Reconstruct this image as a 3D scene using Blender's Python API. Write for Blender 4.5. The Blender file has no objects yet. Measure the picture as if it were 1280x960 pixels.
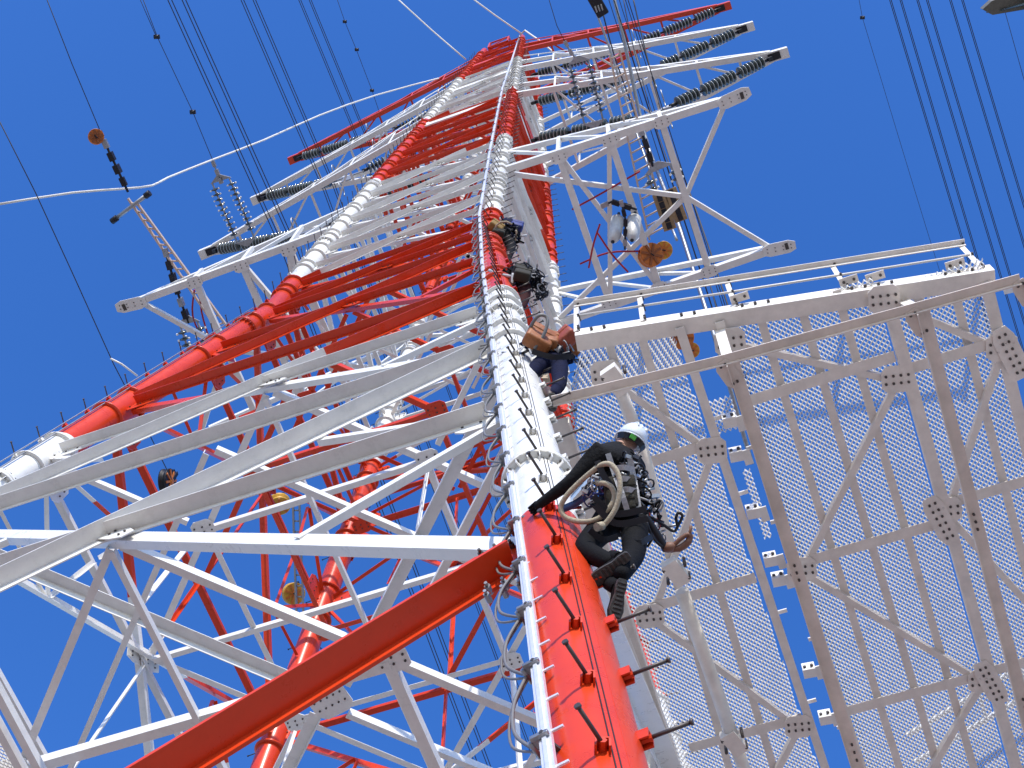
import bpy, bmesh, math, random
from mathutils import Vector as V, Matrix
random.seed(7)
R_ = math.radians
scene = bpy.context.scene
col = scene.collection

# ------------------------------------------------------------------ materials
def mat(name, color, rough=.5, metal=0., noise=0., nscale=6., bump=0., spec=.5):
    m = bpy.data.materials.new(name); m.use_nodes = True
    nt = m.node_tree; b = nt.nodes['Principled BSDF']
    b.inputs['Base Color'].default_value = (*color, 1); b.inputs['Roughness'].default_value = rough
    b.inputs['Metallic'].default_value = metal; b.inputs['Specular IOR Level'].default_value = spec
    if noise or bump:
        g = nt.nodes.new('ShaderNodeNewGeometry'); n = nt.nodes.new('ShaderNodeTexNoise')
        n.inputs['Scale'].default_value = nscale; n.inputs['Detail'].default_value = 6; n.inputs['Roughness'].default_value = .65
        nt.links.new(g.outputs['Position'], n.inputs['Vector'])
        if noise:
            mr = nt.nodes.new('ShaderNodeMapRange'); mr.inputs[1].default_value = .3; mr.inputs[2].default_value = .7
            mr.inputs[3].default_value = 1 - noise; mr.inputs[4].default_value = 1 + noise * .4
            nt.links.new(n.outputs['Fac'], mr.inputs[0])
            mx = nt.nodes.new('ShaderNodeMix'); mx.data_type = 'RGBA'; mx.blend_type = 'MULTIPLY'; mx.inputs[0].default_value = 1
            mx.inputs[6].default_value = (*color, 1); nt.links.new(mr.outputs[0], mx.inputs[7])
            nt.links.new(mx.outputs[2], b.inputs['Base Color'])
        if bump:
            bp = nt.nodes.new('ShaderNodeBump'); bp.inputs['Strength'].default_value = bump; bp.inputs['Distance'].default_value = .02
            nt.links.new(n.outputs['Fac'], bp.inputs['Height']); nt.links.new(bp.outputs['Normal'], b.inputs['Normal'])
    return m

RED = (.60, .046, .009); WHITE = (.74, .725, .68)
BAND = 12.5
def banded(name, rough, noise):
    """tower paint: red and white bands, each 12.5 m of height, red at the foot and at the top"""
    m = bpy.data.materials.new(name); m.use_nodes = True
    nt = m.node_tree; b = nt.nodes['Principled BSDF']; L = nt.links.new
    b.inputs['Coat Weight'].default_value = .08; b.inputs['Coat Roughness'].default_value = .15; b.inputs['Specular IOR Level'].default_value = .35
    g = nt.nodes.new('ShaderNodeNewGeometry'); s = nt.nodes.new('ShaderNodeSeparateXYZ'); L(g.outputs['Position'], s.inputs[0])
    d = nt.nodes.new('ShaderNodeMath'); d.operation = 'DIVIDE'; d.inputs[1].default_value = BAND * 2; L(s.outputs[2], d.inputs[0])
    fr = nt.nodes.new('ShaderNodeMath'); fr.operation = 'FRACT'; L(d.outputs[0], fr.inputs[0])
    gt = nt.nodes.new('ShaderNodeMath'); gt.operation = 'GREATER_THAN'; gt.inputs[1].default_value = .5; L(fr.outputs[0], gt.inputs[0])
    mx = nt.nodes.new('ShaderNodeMix'); mx.data_type = 'RGBA'; mx.inputs[6].default_value = (*RED, 1); mx.inputs[7].default_value = (*WHITE, 1)
    L(gt.outputs[0], mx.inputs[0])
    n = nt.nodes.new('ShaderNodeTexNoise'); n.inputs['Scale'].default_value = 3.5; n.inputs['Detail'].default_value = 8
    n.inputs['Roughness'].default_value = .7; L(g.outputs['Position'], n.inputs['Vector'])
    mr = nt.nodes.new('ShaderNodeMapRange'); mr.inputs[1].default_value = .3; mr.inputs[2].default_value = .72
    mr.inputs[3].default_value = 1 - noise; mr.inputs[4].default_value = 1.03; L(n.outputs['Fac'], mr.inputs[0])
    mu = nt.nodes.new('ShaderNodeMix'); mu.data_type = 'RGBA'; mu.blend_type = 'MULTIPLY'; mu.inputs[0].default_value = 1
    L(mx.outputs[2], mu.inputs[6]); L(mr.outputs[0], mu.inputs[7]); L(mu.outputs[2], b.inputs['Base Color'])
    r2 = nt.nodes.new('ShaderNodeMapRange'); r2.inputs[1].default_value = .3; r2.inputs[2].default_value = .7
    r2.inputs[3].default_value = rough - .07; r2.inputs[4].default_value = rough + .1; L(n.outputs['Fac'], r2.inputs[0]); L(r2.outputs[0], b.inputs['Roughness'])
    return m
M_paint = banded('tower paint', .29, .12)
M_white = mat('white steel paint', WHITE, .42, 0, .12, 4)
M_red = mat('red steel paint', RED, .4, 0, .12, 4)
M_deck = mat('aged white deck paint', (.74, .69, .62), .5, 0, .16, 5)
M_tan = mat('brown grey primer paint', (.70, .61, .53), .5, 0, .2, 3)
M_galv = mat('galvanised steel', (.34, .35, .36), .42, .75, .25, 9)
M_alu = mat('bright aluminium', (.80, .80, .82), .38, .45, .12, 12)
M_bolt = mat('dark bolt steel', (.07, .06, .055), .5, .4)
M_dark = mat('blackened steel', (.02, .02, .025), .5, .5, .2, 20)
M_wire = mat('weathered conductor', (.032, .03, .035), .6, .3)
M_cable = mat('grey rubber cable', (.16, .155, .15), .45)
M_porc = mat('grey glazed porcelain', (.06, .072, .07), .12, 0, 0, 6, 0, .6)
M_rim = mat('light glazed porcelain', (.36, .38, .37), .12)
M_rope = mat('white rope', (.70, .68, .62), .85, 0, .2, 60)
M_beige = mat('beige rope', (.40, .34, .24), .85, 0, .3, 60, .4)
M_redrope = mat('red rope', (.35, .02, .03), .85)
M_ladder = mat('tan ladder fibreglass', (.52, .40, .32), .55)
M_orange = mat('orange cast wheel', (.55, .16, .018), .45, 0, .3, 14)
M_yellow = mat('yellow cast wheel', (.60, .33, .03), .45, 0, .25, 14)
M_spoke = mat('rusty spoke', (.26, .075, .015), .5, 0, .3, 14)
M_brown = mat('brown board', (.30, .20, .10), .7, 0, .3, 10)
M_black = mat('black work cloth', (.0045, .0045, .0055), .85, 0, .35, 26, .5, .15)
M_charcoal = mat('charcoal cloth', (.008, .008, .009), .85, 0, .35, 26, .6, .2)
M_navy = mat('navy work cloth', (.005, .007, .030), .85, 0, .35, 26, .5, .15)
M_brownboot = mat('brown leather', (.055, .024, .015), .55, 0, .3, 20)
M_darkred = mat('maroon work cloth', (.035, .008, .007), .85, 0, .3, 26, .5, .15)
M_sole = mat('grey rubber sole', (.045, .043, .04), .75, 0, .3, 30, .4)
M_tanbag = mat('orange leather', (.30, .095, .018), .55, 0, .35, 18, .3)
M_olive = mat('olive canvas', (.022, .019, .011), .85, 0, .3, 40, .4)
M_helm = mat('white helmet plastic', (.62, .66, .70), .28)
M_green = mat('green plastic', (.05, .30, .03), .4)
M_skin = mat('skin', (.42, .24, .17), .5)
M_hair = mat('black hair', (.012, .010, .009), .6)
M_strap = mat('grey webbing', (.42, .42, .43), .8, 0, .3, 40)
M_bluecloth = mat('blue nylon', (.012, .022, .14), .6)
M_redplate = mat('red harness trim', (.35, .03, .02), .6)
M_ground = mat('dry gravel ground', (.43, .36, .28), .95, 0, .35, .6, .3)

# ------------------------------------------------------------------ mesh builder
class MB:
    def __init__(s): s.v = []; s.f = []; s.m = []; s.sm = []
    def add(s, vs, fs, mi=0, smooth=False):
        o = len(s.v); s.v += [tuple(p) for p in vs]
        for f in fs: s.f.append(tuple(i + o for i in f)); s.m.append(mi); s.sm.append(smooth)
    def prism(s, P, Q, poly, h, v, mi=0):
        P = V(P); Q = V(Q); n = len(poly)
        vs = [P + h * a + v * b for a, b in poly] + [Q + h * a + v * b for a, b in poly]
        fs = [(i, (i + 1) % n, n + (i + 1) % n, n + i) for i in range(n)] + [tuple(range(n))[::-1], tuple(range(n, 2 * n))]
        s.add(vs, fs, mi)
    def bar(s, P, Q, w, t, up=(0, 0, 1), mi=0):
        """rectangular bar, w across, t along the up direction"""
        P = V(P); Q = V(Q); u = (Q - P).normalized(); up = V(up)
        h = u.cross(up)
        if h.length < 1e-4: h = u.cross(V((1, 0, 0)))
        h.normalize(); v = h.cross(u)
        s.prism(P, Q, [(-w / 2, -t / 2), (w / 2, -t / 2), (w / 2, t / 2), (-w / 2, t / 2)], h, v, mi)
    def angle(s, P, Q, out, w1, w2, t, kind, mi=0):
        """steel angle; kind 'in': upright leg outside, flat leg inwards at the bottom; 'out': flat leg outwards on top, upright leg hanging behind"""
        P = V(P); Q = V(Q); u = (Q - P).normalized(); out = V(out)
        h = (out - u * out.dot(u)).normalized(); v = u.cross(h)
        if v.z < 0: v = -v
        if kind == 'in': poly = [(0, 0), (0, w1), (-t, w1), (-t, t), (-w2, t), (-w2, 0)]
        else: poly = [(w1, 0), (w1, -t), (t, -t), (t, -w2), (0, -w2), (0, 0)]
        s.prism(P, Q, poly, h, v, mi)
    def frame(s, u):
        u = V(u).normalized(); a = V((0, 0, 1)) if abs(u.z) < .9 else V((1, 0, 0))
        h = u.cross(a).normalized(); return h, u.cross(h)
    def cyl(s, P, Q, r, r2=None, n=12, mi=0, caps=True, smooth=True):
        P = V(P); Q = V(Q); r2 = r if r2 is None else r2; h, v = s.frame(Q - P)
        c = [(math.cos(2 * math.pi * i / n), math.sin(2 * math.pi * i / n)) for i in range(n)]
        vs = [P + (h * a + v * b) * r for a, b in c] + [Q + (h * a + v * b) * r2 for a, b in c]
        s.add(vs, [(i, (i + 1) % n, n + (i + 1) % n, n + i) for i in range(n)], mi, smooth)
        if caps:
            o = len(s.v) - 2 * n
            s.f.append(tuple(o + i for i in range(n))[::-1]); s.m.append(mi); s.sm.append(False)
            s.f.append(tuple(o + n + i for i in range(n))); s.m.append(mi); s.sm.append(False)
    def lathe(s, P, Q, prof, n=14, mi=0, mis=None):
        """profile of (fraction along PQ, radius)"""
        P = V(P); Q = V(Q); h, v = s.frame(Q - P); o = len(s.v); k = len(prof)
        for t, r in prof:
            for i in range(n):
                a = 2 * math.pi * i / n; s.v.append(tuple(P.lerp(Q, t) + (h * math.cos(a) + v * math.sin(a)) * max(r, 1e-4)))
        for j in range(k - 1):
            for i in range(n):
                s.f.append((o + j * n + i, o + j * n + (i + 1) % n, o + (j + 1) * n + (i + 1) % n, o + (j + 1) * n + i))
                s.m.append(mis[j] if mis else mi); s.sm.append(True)
        s.f.append(tuple(o + i for i in range(n))[::-1]); s.m.append(mi); s.sm.append(False)
        s.f.append(tuple(o + (k - 1) * n + i for i in range(n))); s.m.append(mi); s.sm.append(False)
    def tube(s, pts, r, n=6, mi=0, sub=0, smooth=True):
        pts = [V(p) for p in pts]
        if sub: pts = spline(pts, sub)
        rs = r if isinstance(r, (list, tuple)) else None; o = len(s.v); prev = None
        for i, p in enumerate(pts):
            u = (pts[min(i + 1, len(pts) - 1)] - pts[max(i - 1, 0)]).normalized()
            if prev is None: h, v = s.frame(u)
            else: h = (prev - u * prev.dot(u)).normalized(); v = u.cross(h)
            prev = h; rr = rs[min(i * len(rs) // len(pts), len(rs) - 1)] if rs else r
            for j in range(n):
                a = 2 * math.pi * j / n; s.v.append(tuple(p + (h * math.cos(a) + v * math.sin(a)) * rr))
        for i in range(len(pts) - 1):
            for j in range(n):
                s.f.append((o + i * n + j, o + i * n + (j + 1) % n, o + (i + 1) * n + (j + 1) % n, o + (i + 1) * n + j)); s.m.append(mi); s.sm.append(smooth)
        s.f.append(tuple(o + j for j in range(n))[::-1]); s.m.append(mi); s.sm.append(False)
        k = o + (len(pts) - 1) * n; s.f.append(tuple(k + j for j in range(n))); s.m.append(mi); s.sm.append(False)
    def box(s, c, sx, sy, sz, X=(1, 0, 0), Y=(0, 1, 0), Z=(0, 0, 1), mi=0, bev=0):
        c = V(c); X = V(X).normalized() * sx / 2; Y = V(Y).normalized() * sy / 2; Z = V(Z).normalized() * sz / 2
        if not bev:
            vs = [c + X * a + Y * b + Z * d for a in (-1, 1) for b in (-1, 1) for d in (-1, 1)]
            s.add(vs, [(0, 1, 3, 2), (4, 6, 7, 5), (0, 4, 5, 1), (2, 3, 7, 6), (0, 2, 6, 4), (1, 5, 7, 3)], mi)
        else:
            bm = bmesh.new(); bmesh.ops.create_cube(bm, size=2)
            for q in bm.verts: q.co = V((q.co.x * sx / 2, q.co.y * sy / 2, q.co.z * sz / 2))
            bmesh.ops.bevel(bm, geom=bm.edges[:], offset=bev, segments=3, affect='EDGES', profile=.5)
            bm.verts.index_update(); Xn, Yn, Zn = X.normalized(), Y.normalized(), Z.normalized()
            s.add([c + Xn * q.co.x + Yn * q.co.y + Zn * q.co.z for q in bm.verts], [[q.index for q in f.verts] for f in bm.faces], mi, True); bm.free()
    def ball(s, c, rx, ry, rz, X=(1, 0, 0), Y=(0, 1, 0), Z=(0, 0, 1), mi=0, nu=16, nv=10, vmin=-1.):
        c = V(c); X = V(X).normalized(); Y = V(Y).normalized(); Z = V(Z).normalized(); o = len(s.v); a0 = math.asin(vmin)
        for j in range(nv + 1):
            ph = a0 + (math.pi / 2 - a0) * j / nv; cr = max(math.cos(ph), 1e-3)
            for i in range(nu):
                a = 2 * math.pi * i / nu
                s.v.append(tuple(c + X * rx * cr * math.cos(a) + Y * ry * cr * math.sin(a) + Z * rz * math.sin(ph)))
        for j in range(nv):
            for i in range(nu):
                s.f.append((o + j * nu + i, o + j * nu + (i + 1) % nu, o + (j + 1) * nu + (i + 1) % nu, o + (j + 1) * nu + i)); s.m.append(mi); s.sm.append(True)
        s.f.append(tuple(o + i for i in range(nu))[::-1]); s.m.append(mi); s.sm.append(True)
        s.f.append(tuple(o + nv * nu + i for i in range(nu))); s.m.append(mi); s.sm.append(True)
    def build(s, name, mats, parent=None, origin=None):
        me = bpy.data.meshes.new(name); mats = mats if isinstance(mats, (list, tuple)) else [mats]
        o3 = V(origin) if origin is not None else None
        me.from_pydata([tuple(V(p) - o3) for p in s.v] if o3 else s.v, [], s.f)
        for m in mats: me.materials.append(m)
        me.polygons.foreach_set('material_index', s.m); me.polygons.foreach_set('use_smooth', s.sm); me.update()
        bm = bmesh.new(); bm.from_mesh(me); bmesh.ops.recalc_face_normals(bm, faces=bm.faces); bm.to_mesh(me); bm.free()
        o = bpy.data.objects.new(name, me); col.objects.link(o)
        if o3: o.location = o3
        if parent is not None: setp(o, parent)
        return o
def setp(o, parent):
    o.parent = parent; o.matrix_parent_inverse = Matrix.Translation(-world_loc(parent))
def world_loc(o):
    l = V(o.location)
    if o.parent is not None: l = o.matrix_parent_inverse @ l; l = l + world_loc(o.parent)
    return l
def spline(pts, k):
    out = []; n = len(pts)
    for i in range(n - 1):
        p0, p1, p2, p3 = pts[max(i - 1, 0)], pts[i], pts[i + 1], pts[min(i + 2, n - 1)]
        for j in range(k):
            t = j / k
            out.append(.5 * ((2 * p1) + (p2 - p0) * t + (2 * p0 - 5 * p1 + 4 * p2 - p3) * t * t + (3 * p1 - p0 - 3 * p2 + p3) * t ** 3))
    out.append(pts[-1]); return out
def empty(name, loc):
    o = bpy.data.objects.new(name, None); col.objects.link(o); o.location = loc; o.empty_display_size = .3; return o
def tag(o, label, cat, group=None):
    o['label'] = label; o['category'] = cat
    if group: o['group'] = group
    return o
def thing(name, loc, label, cat, group=None): return tag(empty(name, loc), label, cat, group)

# ------------------------------------------------------------------ tower geometry
W0, WW, W5, ZW = [5.804, 2.8407, 1.5811, 35.0505]         # half widths at 12.5 m, at the waist and at 75 m; height of the waist
def hw(z): return WW + (W0 - WW) * (ZW - z) / (ZW - 12.5) if z < ZW else WW + (W5 - WW) * (z - ZW) / (75 - ZW)
SG = {'A': (1, -1), 'B': (-1, -1), 'C': (-1, 1), 'D': (1, 1)}
def leg_p(k, z): return V((SG[k][0] * hw(z), SG[k][1] * hw(z), z))
TOP = 87.5
def tube_r(z): return .27 - .075 * min(1, max(0, z - 30) / 34)
FACES = [('A', 'B', (0, -1, 0)), ('B', 'C', (-1, 0, 0)), ('D', 'A', (1, 0, 0)), ('C', 'D', (0, 1, 0))]
BOUND = [-.4, 12.15, 20.95, 27.1, 34.3]
UP = [34.3, 37.0, 40.5, 44.0, 47.5, 51.0, 54.5, 58.0, 61.5, 65.0, 68.5, 71.8, 75.0, 78.0, 80.5, 83.5, 87.0]
def cross_z(a, b): return a + (b - a) * hw(a) / (hw(a) + hw(b))
PAN = list(zip(BOUND[:-1], BOUND[1:])) + list(zip(UP[:-1], UP[1:]))

tower = thing('transmission_tower', (0, 0, 0), 'tall steel lattice pylon in red and white bands with four tubular legs', 'pylon')

# legs with rings, splice flanges and step bolts
for k in 'ABCD':
    mb = MB()
    zs = [-1.2, 6, 12.5, 12.5001, 20, 25, 30, ZW, 37.5, 45, 50, 62.5, 75, TOP]
    pts = [leg_p(k, z) for z in zs]
    for i in range(len(zs) - 1):
        if (pts[i + 1] - pts[i]).length > .01: mb.cyl(pts[i], pts[i + 1], tube_r(zs[i]), tube_r(zs[i + 1]), 32, caps=False)
    lg = mb.build('leg', M_paint, tower)
    ax = (leg_p(k, 30) - leg_p(k, 10)).normalized(); ax2 = (leg_p(k, 80) - leg_p(k, 50)).normalized()
    ringz = []
    for a, b in PAN:
        c = cross_z(a, b); d = .5 if a < 35 else .38
        ringz += [a - d, a + d] if a > 14 else []
        if a < 20: pass
        elif a > 36.5: ringz += [c - .6 * d, c + .6 * d]
        else: ringz += [c - d, c + d]
    mb = MB()
    for z in ringz:
        if abs(z - ZW) < .2 or z > TOP: continue
        a = ax if z < ZW else ax2; p = leg_p(k, z); r = tube_r(z)
        mb.lathe(p - a * .02, p + a * .02, [(0, r), (0, r + .065), (1, r + .065), (1, r)], 28)
    mb.build('stiffener_ring', M_paint, lg)['kind'] = 'stuff'
    for z in (4.2, 13.95, 22.9, 33.3, 41.5, 49.2, 58.9, 68):
        a = ax if z < ZW else ax2; p = leg_p(k, z); r = tube_r(z); mb = MB()
        mb.lathe(p - a * .06, p + a * .06, [(0, r), (0, r + .07), (.45, r + .07), (.5, r + .045), (.55, r + .07), (1, r + .07), (1, r)], 32)
        h, v = mb.frame(a)
        for i in range(18):
            t = 2 * math.pi * i / 18; q = p + (h * math.cos(t) + v * math.sin(t)) * (r + .04)
            mb.cyl(q - a * .105, q + a * .1, .018, n=6, mi=1, smooth=False)
            X = (h * math.cos(t) + v * math.sin(t)); 
            mb.box(p - a * .12 + X * (r + .03), .012, .06, .12, X.cross(a), X, a)
        mb.build('splice_flange', [M_paint, M_bolt], lg)
    # step bolts, two rows a quarter turn apart
    sx, sy = SG[k]
    rows = [V((.36 * sx, sy, 0)).normalized(), V((sx, .1 * sy, 0)).normalized()]; dirs = [V((-.2 * sx, sy, 0)).normalized(), rows[1]]
    stuff = MB(); z = 5.0; j = 0; shown = 46 if k == 'A' else (26 if k == 'B' else 14)
    z0 = {'A': 7.6, 'B': 24, 'C': 24.4, 'D': 36}[k]
    far_ = []
    while z < 84:
        for ri, d in enumerate(rows):
            zz = z + ri * .41; r = tube_r(zz); p = leg_p(k, zz) + d * r
            b = MB() if (zz > z0 and j < shown) else stuff
            X = d.cross(V((0, 0, 1))).normalized()
            b.box(p + d * .03, .085, .075, .012, X, d, (0, 0, 1)); b.box(p + d * .03 + X * .036 - V((0, 0, .035)), .012, .075, .07, X, d)
            b.box(p + d * .03 - X * .036 - V((0, 0, .035)), .012, .075, .07, X, d)
            b.cyl(p + d * .01 - V((0, 0, .035)), p + d * .075 - V((0, 0, .035)), .022, n=6, mi=0, smooth=False)
            e = dirs[ri]; b.cyl(p + d * .05 - V((0, 0, .035)), p + d * .05 + e * .25 - V((0, 0, .03)), .0125, n=8, mi=1)
            b.cyl(p + d * .05 + e * .245 - V((0, 0, .03)), p + d * .05 + e * .26 - V((0, 0, .03)), .02, n=8, mi=1)
            if b is not stuff: b.build('step_bolt', [M_paint, M_bolt], lg); j += 1
        z += .82
    stuff.build('step_bolt', [M_paint, M_bolt], lg)['kind'] = 'stuff'
    # thin cables strapped along the sunny side of the leg
    if k == 'A':
        for dx in (.135, .16, .2):
            mb = MB(); mb.tube([leg_p(k, z) + V((dx, -math.sqrt(max(tube_r(z) ** 2 - dx * dx, 0)) - .006, 0)) for z in (4, 9, 15, 20, 25, 30)], .0045, 5)
            mb.build('leg_cable', M_dark if dx < .18 else M_paint, lg)

# bracing of the four faces
rest = {'diagonal_brace': MB(), 'face_beam': MB(), 'gusset_plate': MB()}
def plate(mb, c, n, u, w, h, nb=6, bolt_mi=1, t=.016, side=1):
    n = V(n).normalized(); u = V(u); u = (u - n * u.dot(n)).normalized(); v = n.cross(u); c = V(c)
    pts = [(-.5, -.3), (-.3, -.5), (.3, -.5), (.5, -.3), (.5, .3), (.3, .5), (-.3, .5), (-.5, .3)]
    mb.prism(c - n * t / 2, c + n * t / 2, [(a * w, b * h) for a, b in pts], u, v)
    for i in range(nb):
        a = -.36 + .72 * (i // 2) / max(1, (nb + 1) // 2 - 1); b = .14 if i % 2 else -.14
        q = c + u * a * w + v * b * h
        mb.cyl(q - n * (t / 2 + .02), q + n * (t / 2 + .02), .017, n=6, mi=bolt_mi, smooth=False)
def cut(P, Q, a, b):
    d = (Q - P).normalized(); return P + d * a, Q - d * b
for fi, (p, q, out) in enumerate(FACES):
    out = V(out)
    for pi, (a, b) in enumerate(PAN):
        low = pi < 4; near = low or (fi == 0 and b < 76)
        Pa, Pb, Qa, Qb = leg_p(p, a), leg_p(p, b), leg_p(q, a), leg_p(q, b); c = cross_z(a, b); C0 = (leg_p(p, c) + leg_p(q, c)) / 2
        n = (Qa - Pa).cross(Pb - Pa).normalized()
        n = n if n.dot(out) > 0 else -n
        if low: w = [.27, .24, .2, .18][pi]
        else: w = .16 if a < 62 else .12
        def emit(name, fn, mats=M_paint):
            if near: m = MB(); fn(m); m.build(name, mats, tower)
            else: fn(rest[name])
        r0 = tube_r(a) + .12
        # diagonals: one family outside the face with its flat leg turned out, one family inside
        if pi == 0: emit('diagonal_brace', lambda m: m.angle(*cut(Pb, Qa, r0, r0), out, w, w * .42, .03, 'out'))
        else: emit('diagonal_brace', lambda m: m.angle(*cut(Qa + out * .03, Pb + out * .03, r0, r0), out, w, w * .62, .016, 'out'))
        emit('diagonal_brace', lambda m: m.angle(*cut(Pa - out * .03, Qb - out * .03, r0, r0), out, w * .85, w * .5, .016, 'in'))
        if pi == 0 and fi == 0: pass
        # beams through the crossing and at the head of the panel
        emit('face_beam', lambda m: m.angle(*cut(leg_p(p, c) + out * .012, leg_p(q, c) + out * .012, r0, r0), out, w * .9, w * .5, .014, 'out'))
        if pi not in (0,): emit('face_beam', lambda m: m.angle(*cut(leg_p(p, b) + out * .012, leg_p(q, b) + out * .012, r0, r0), out, w * .9, w * .45, .014, 'out'))
        def gus(m):
            plate(m, C0 + n * .06, n, Qb - Pa, 1.0 if low else .62, .3 if low else .2, 8)
        emit('gusset_plate', gus, [M_paint, M_bolt])
        # fin plates on the legs
        def fins(m):
            for kk, zz in m:
                if kk == 'A' and out.x > .5 and zz < 26: continue
                L_ = leg_p(kk, zz); other = leg_p(q if kk == p else p, zz); d = (other - L_).normalized()
                s_ = (1.1 if low else .72)
                emit('gusset_plate', lambda g_: plate(g_, L_ + d * (tube_r(zz) + s_ * .2), n, d, s_ * .56, s_ * .56, 6), [M_paint, M_bolt])
        fins(((p, b), (q, b), (p, c), (q, c)))
        if low and pi > 0 and fi != 0:
            for zz in (a, b): emit('diagonal_brace', lambda m: m.angle(*cut(C0, (leg_p(p, zz) + leg_p(q, zz)) / 2, .2, .1), out, .08, .08, .01, 'in'))
        # redundant struts in the big panels
        if low:
            for (L1, L2, zz) in ((Pa, Qb, .3), (Qa, Pb, .3)):
                m1 = L1.lerp(L2, .27); kk = p if L1 is Pa else q
                emit('diagonal_brace', lambda m: m.angle(*cut(m1, leg_p(kk, c), .1, .3), out, .09, .09, .01, 'in'))
                m2 = L1.lerp(L2, .76); kk2 = q if L1 is Pa else p
                emit('diagonal_brace', lambda m: m.angle(*cut(m2, leg_p(kk2, c), .1, .3), out, .09, .09, .01, 'in'))
                h1 = leg_p(kk, c).lerp(C0, .5); h2 = leg_p(kk2, c).lerp(C0, .5)
                if pi > 0 and fi != 0:
                    emit('diagonal_brace', lambda m: m.angle(*cut(m1, h1, .1, .1), out, .08, .08, .01, 'in'))
                    emit('diagonal_brace', lambda m: m.angle(*cut(m2, h2, .1, .1), out, .08, .08, .01, 'in'))
                    emit('diagonal_brace', lambda m: m.angle(*cut(m1, leg_p(kk, a + (c - a) * .5), .1, .3), out, .07, .07, .01, 'in'))
for nme, m in rest.items():
    m.build(nme, [M_paint, M_bolt], tower)['kind'] = 'stuff'

for (c, nn, mi) in (((5.349, -5.817, 12.399), 3, 1), ((5.496, -5.923, 11.593), 6, 0)):
    c = V(c)
    for i in range(nn):
        mb = MB(); q = c + V((.13 * (i % 3) - .1, -.02, -.12 * (i // 3))); mb.cyl(q + V((0, .04, .01)), q + V((0, -.04, -.01)), .026, n=6, smooth=False); mb.cyl(q + V((0, -.04, -.01)), q + V((0, -.075, -.02)), .014, n=8)
        mb.build('brace_bolt', M_bolt if mi else M_galv, tower)
# horizontal frames inside the tower
def strut(P, Q, w=.13, kind='in', name='diaphragm_strut', hint=(0, -1, 0), cutd=.15):
    P = V(P); Q = V(Q); u = (Q - P).normalized(); h = u.cross(V((0, 0, 1)))
    if h.dot(V(hint)) < 0: h = -h
    mb = MB(); mb.angle(*cut(P, Q, cutd, cutd), h, w, w * .8, .012, kind); return mb.build(name, M_paint, tower)
def mids(z): h = hw(z); return {'AB': V((0, -h, z)), 'BC': V((-h, 0, z)), 'CD': V((0, h, z)), 'DA': V((h, 0, z))}
def diamond(z, w=.14, inner=True, iw=.13):
    m = mids(z); ks = ['AB', 'BC', 'CD', 'DA']; qs = []
    for i in range(4):
        a, b = m[ks[i]], m[ks[(i + 1) % 4]]; strut(a, b, w, 'in', hint=((a + b) / 2)); qs.append((a + b) / 2)
    if inner:
        for i in range(4):
            dn = V((0, 0, .03 + .006 * i)); a, b = qs[i] - dn, qs[(i + 1) % 4] - dn; strut(a, b, iw, 'in', hint=(a + b) / 2 - V((0, 0, z)), cutd=.05)
        for q in qs:
            mb = MB(); plate(mb, q - V((0, 0, .03)), (0, 0, 1), (1, 0, 0), .42, .34, 6); mb.build('gusset_plate', [M_paint, M_bolt], tower)
    return qs
zc = [cross_z(a, b) for a, b in PAN]
Z1 = zc[1]; Z2 = PAN[1][1]; Z3 = zc[2]
q1 = diamond(Z1, .13, True, .17); strut(mids(Z1)['AB'] - V((0, 0, .07)), (0, 0, Z1 - .07), .1)
for q, k in zip(q1, 'BCDA'): strut(q, leg_p(k, Z1), .12, cutd=.3)
diamond(Z2 - .05, .12, False)
O2 = V((0, 0, Z2 + .1))
for k in 'ABCD': strut(leg_p(k, Z2 + .1), O2, .2, 'out', hint=(-SG[k][1], -1, 0), cutd=.35)
mb = MB(); plate(mb, O2 - V((0, 0, .04)), (0, 0, 1), (1, -.2, 0), .66, .56, 10); mb.build('gusset_plate', [M_paint, M_bolt], tower)
q3 = diamond(Z3, .15, True, .13)
for q, k in zip(q3, 'BCDA'): strut(q, leg_p(k, Z3), .12, cutd=.3)
strut((-hw(Z3), 0, Z3 - .09), (hw(Z3), 0, Z3 - .09), .12)
strut((0, -hw(Z3), Z3 - .22), (0, hw(Z3), Z3 - .22), .1)
for (xx, yy) in ((1, 1), (1, -1), (-1, 1), (-1, -1)): strut(leg_p({(1, -1): 'A', (-1, -1): 'B', (-1, 1): 'C', (1, 1): 'D'}[(xx, yy)], Z2) * .5 + O2 * .5, (xx * hw(Z3) * .5, yy * hw(Z3) * .5, Z3 - .1), .08)
for i in (2, 3):
    a, b = PAN[i]; diamond(b, .14, i == 2, .12)
    if i < 3: diamond(zc[i + 1], .12, True, .1)
for z in (40.5, 44, 51, 58, 61.5, 65, 71.8):
    diamond(z, .12, False)
    for k in 'AC': strut(leg_p(k, z), leg_p({'A': 'C', 'C': 'A'}[k], z) * .5 + leg_p(k, z) * .5, .12)

# heavy box beams of the cross-arm levels along the tower sides
for z, m_ in ((61.3, M_white), (70.7, M_white), (79.8, M_red)):
    for p, q, out in FACES:
        out = V(out); mb = MB(); P, Q = cut(leg_p(p, z) + out * .04, leg_p(q, z) + out * .04, .1, .1)
        mb.bar(P, Q, .10, .75); mb.build('arm_root_beam', m_, tower)
for z in (62.0, 62.9):
    for s in (1, -1):
        mb = MB(); mb.bar(V((s * hw(z), -hw(z), z)), V((s * hw(z), hw(z), z)), .3, .35); mb.build('arm_root_beam', M_red, tower)

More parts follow.
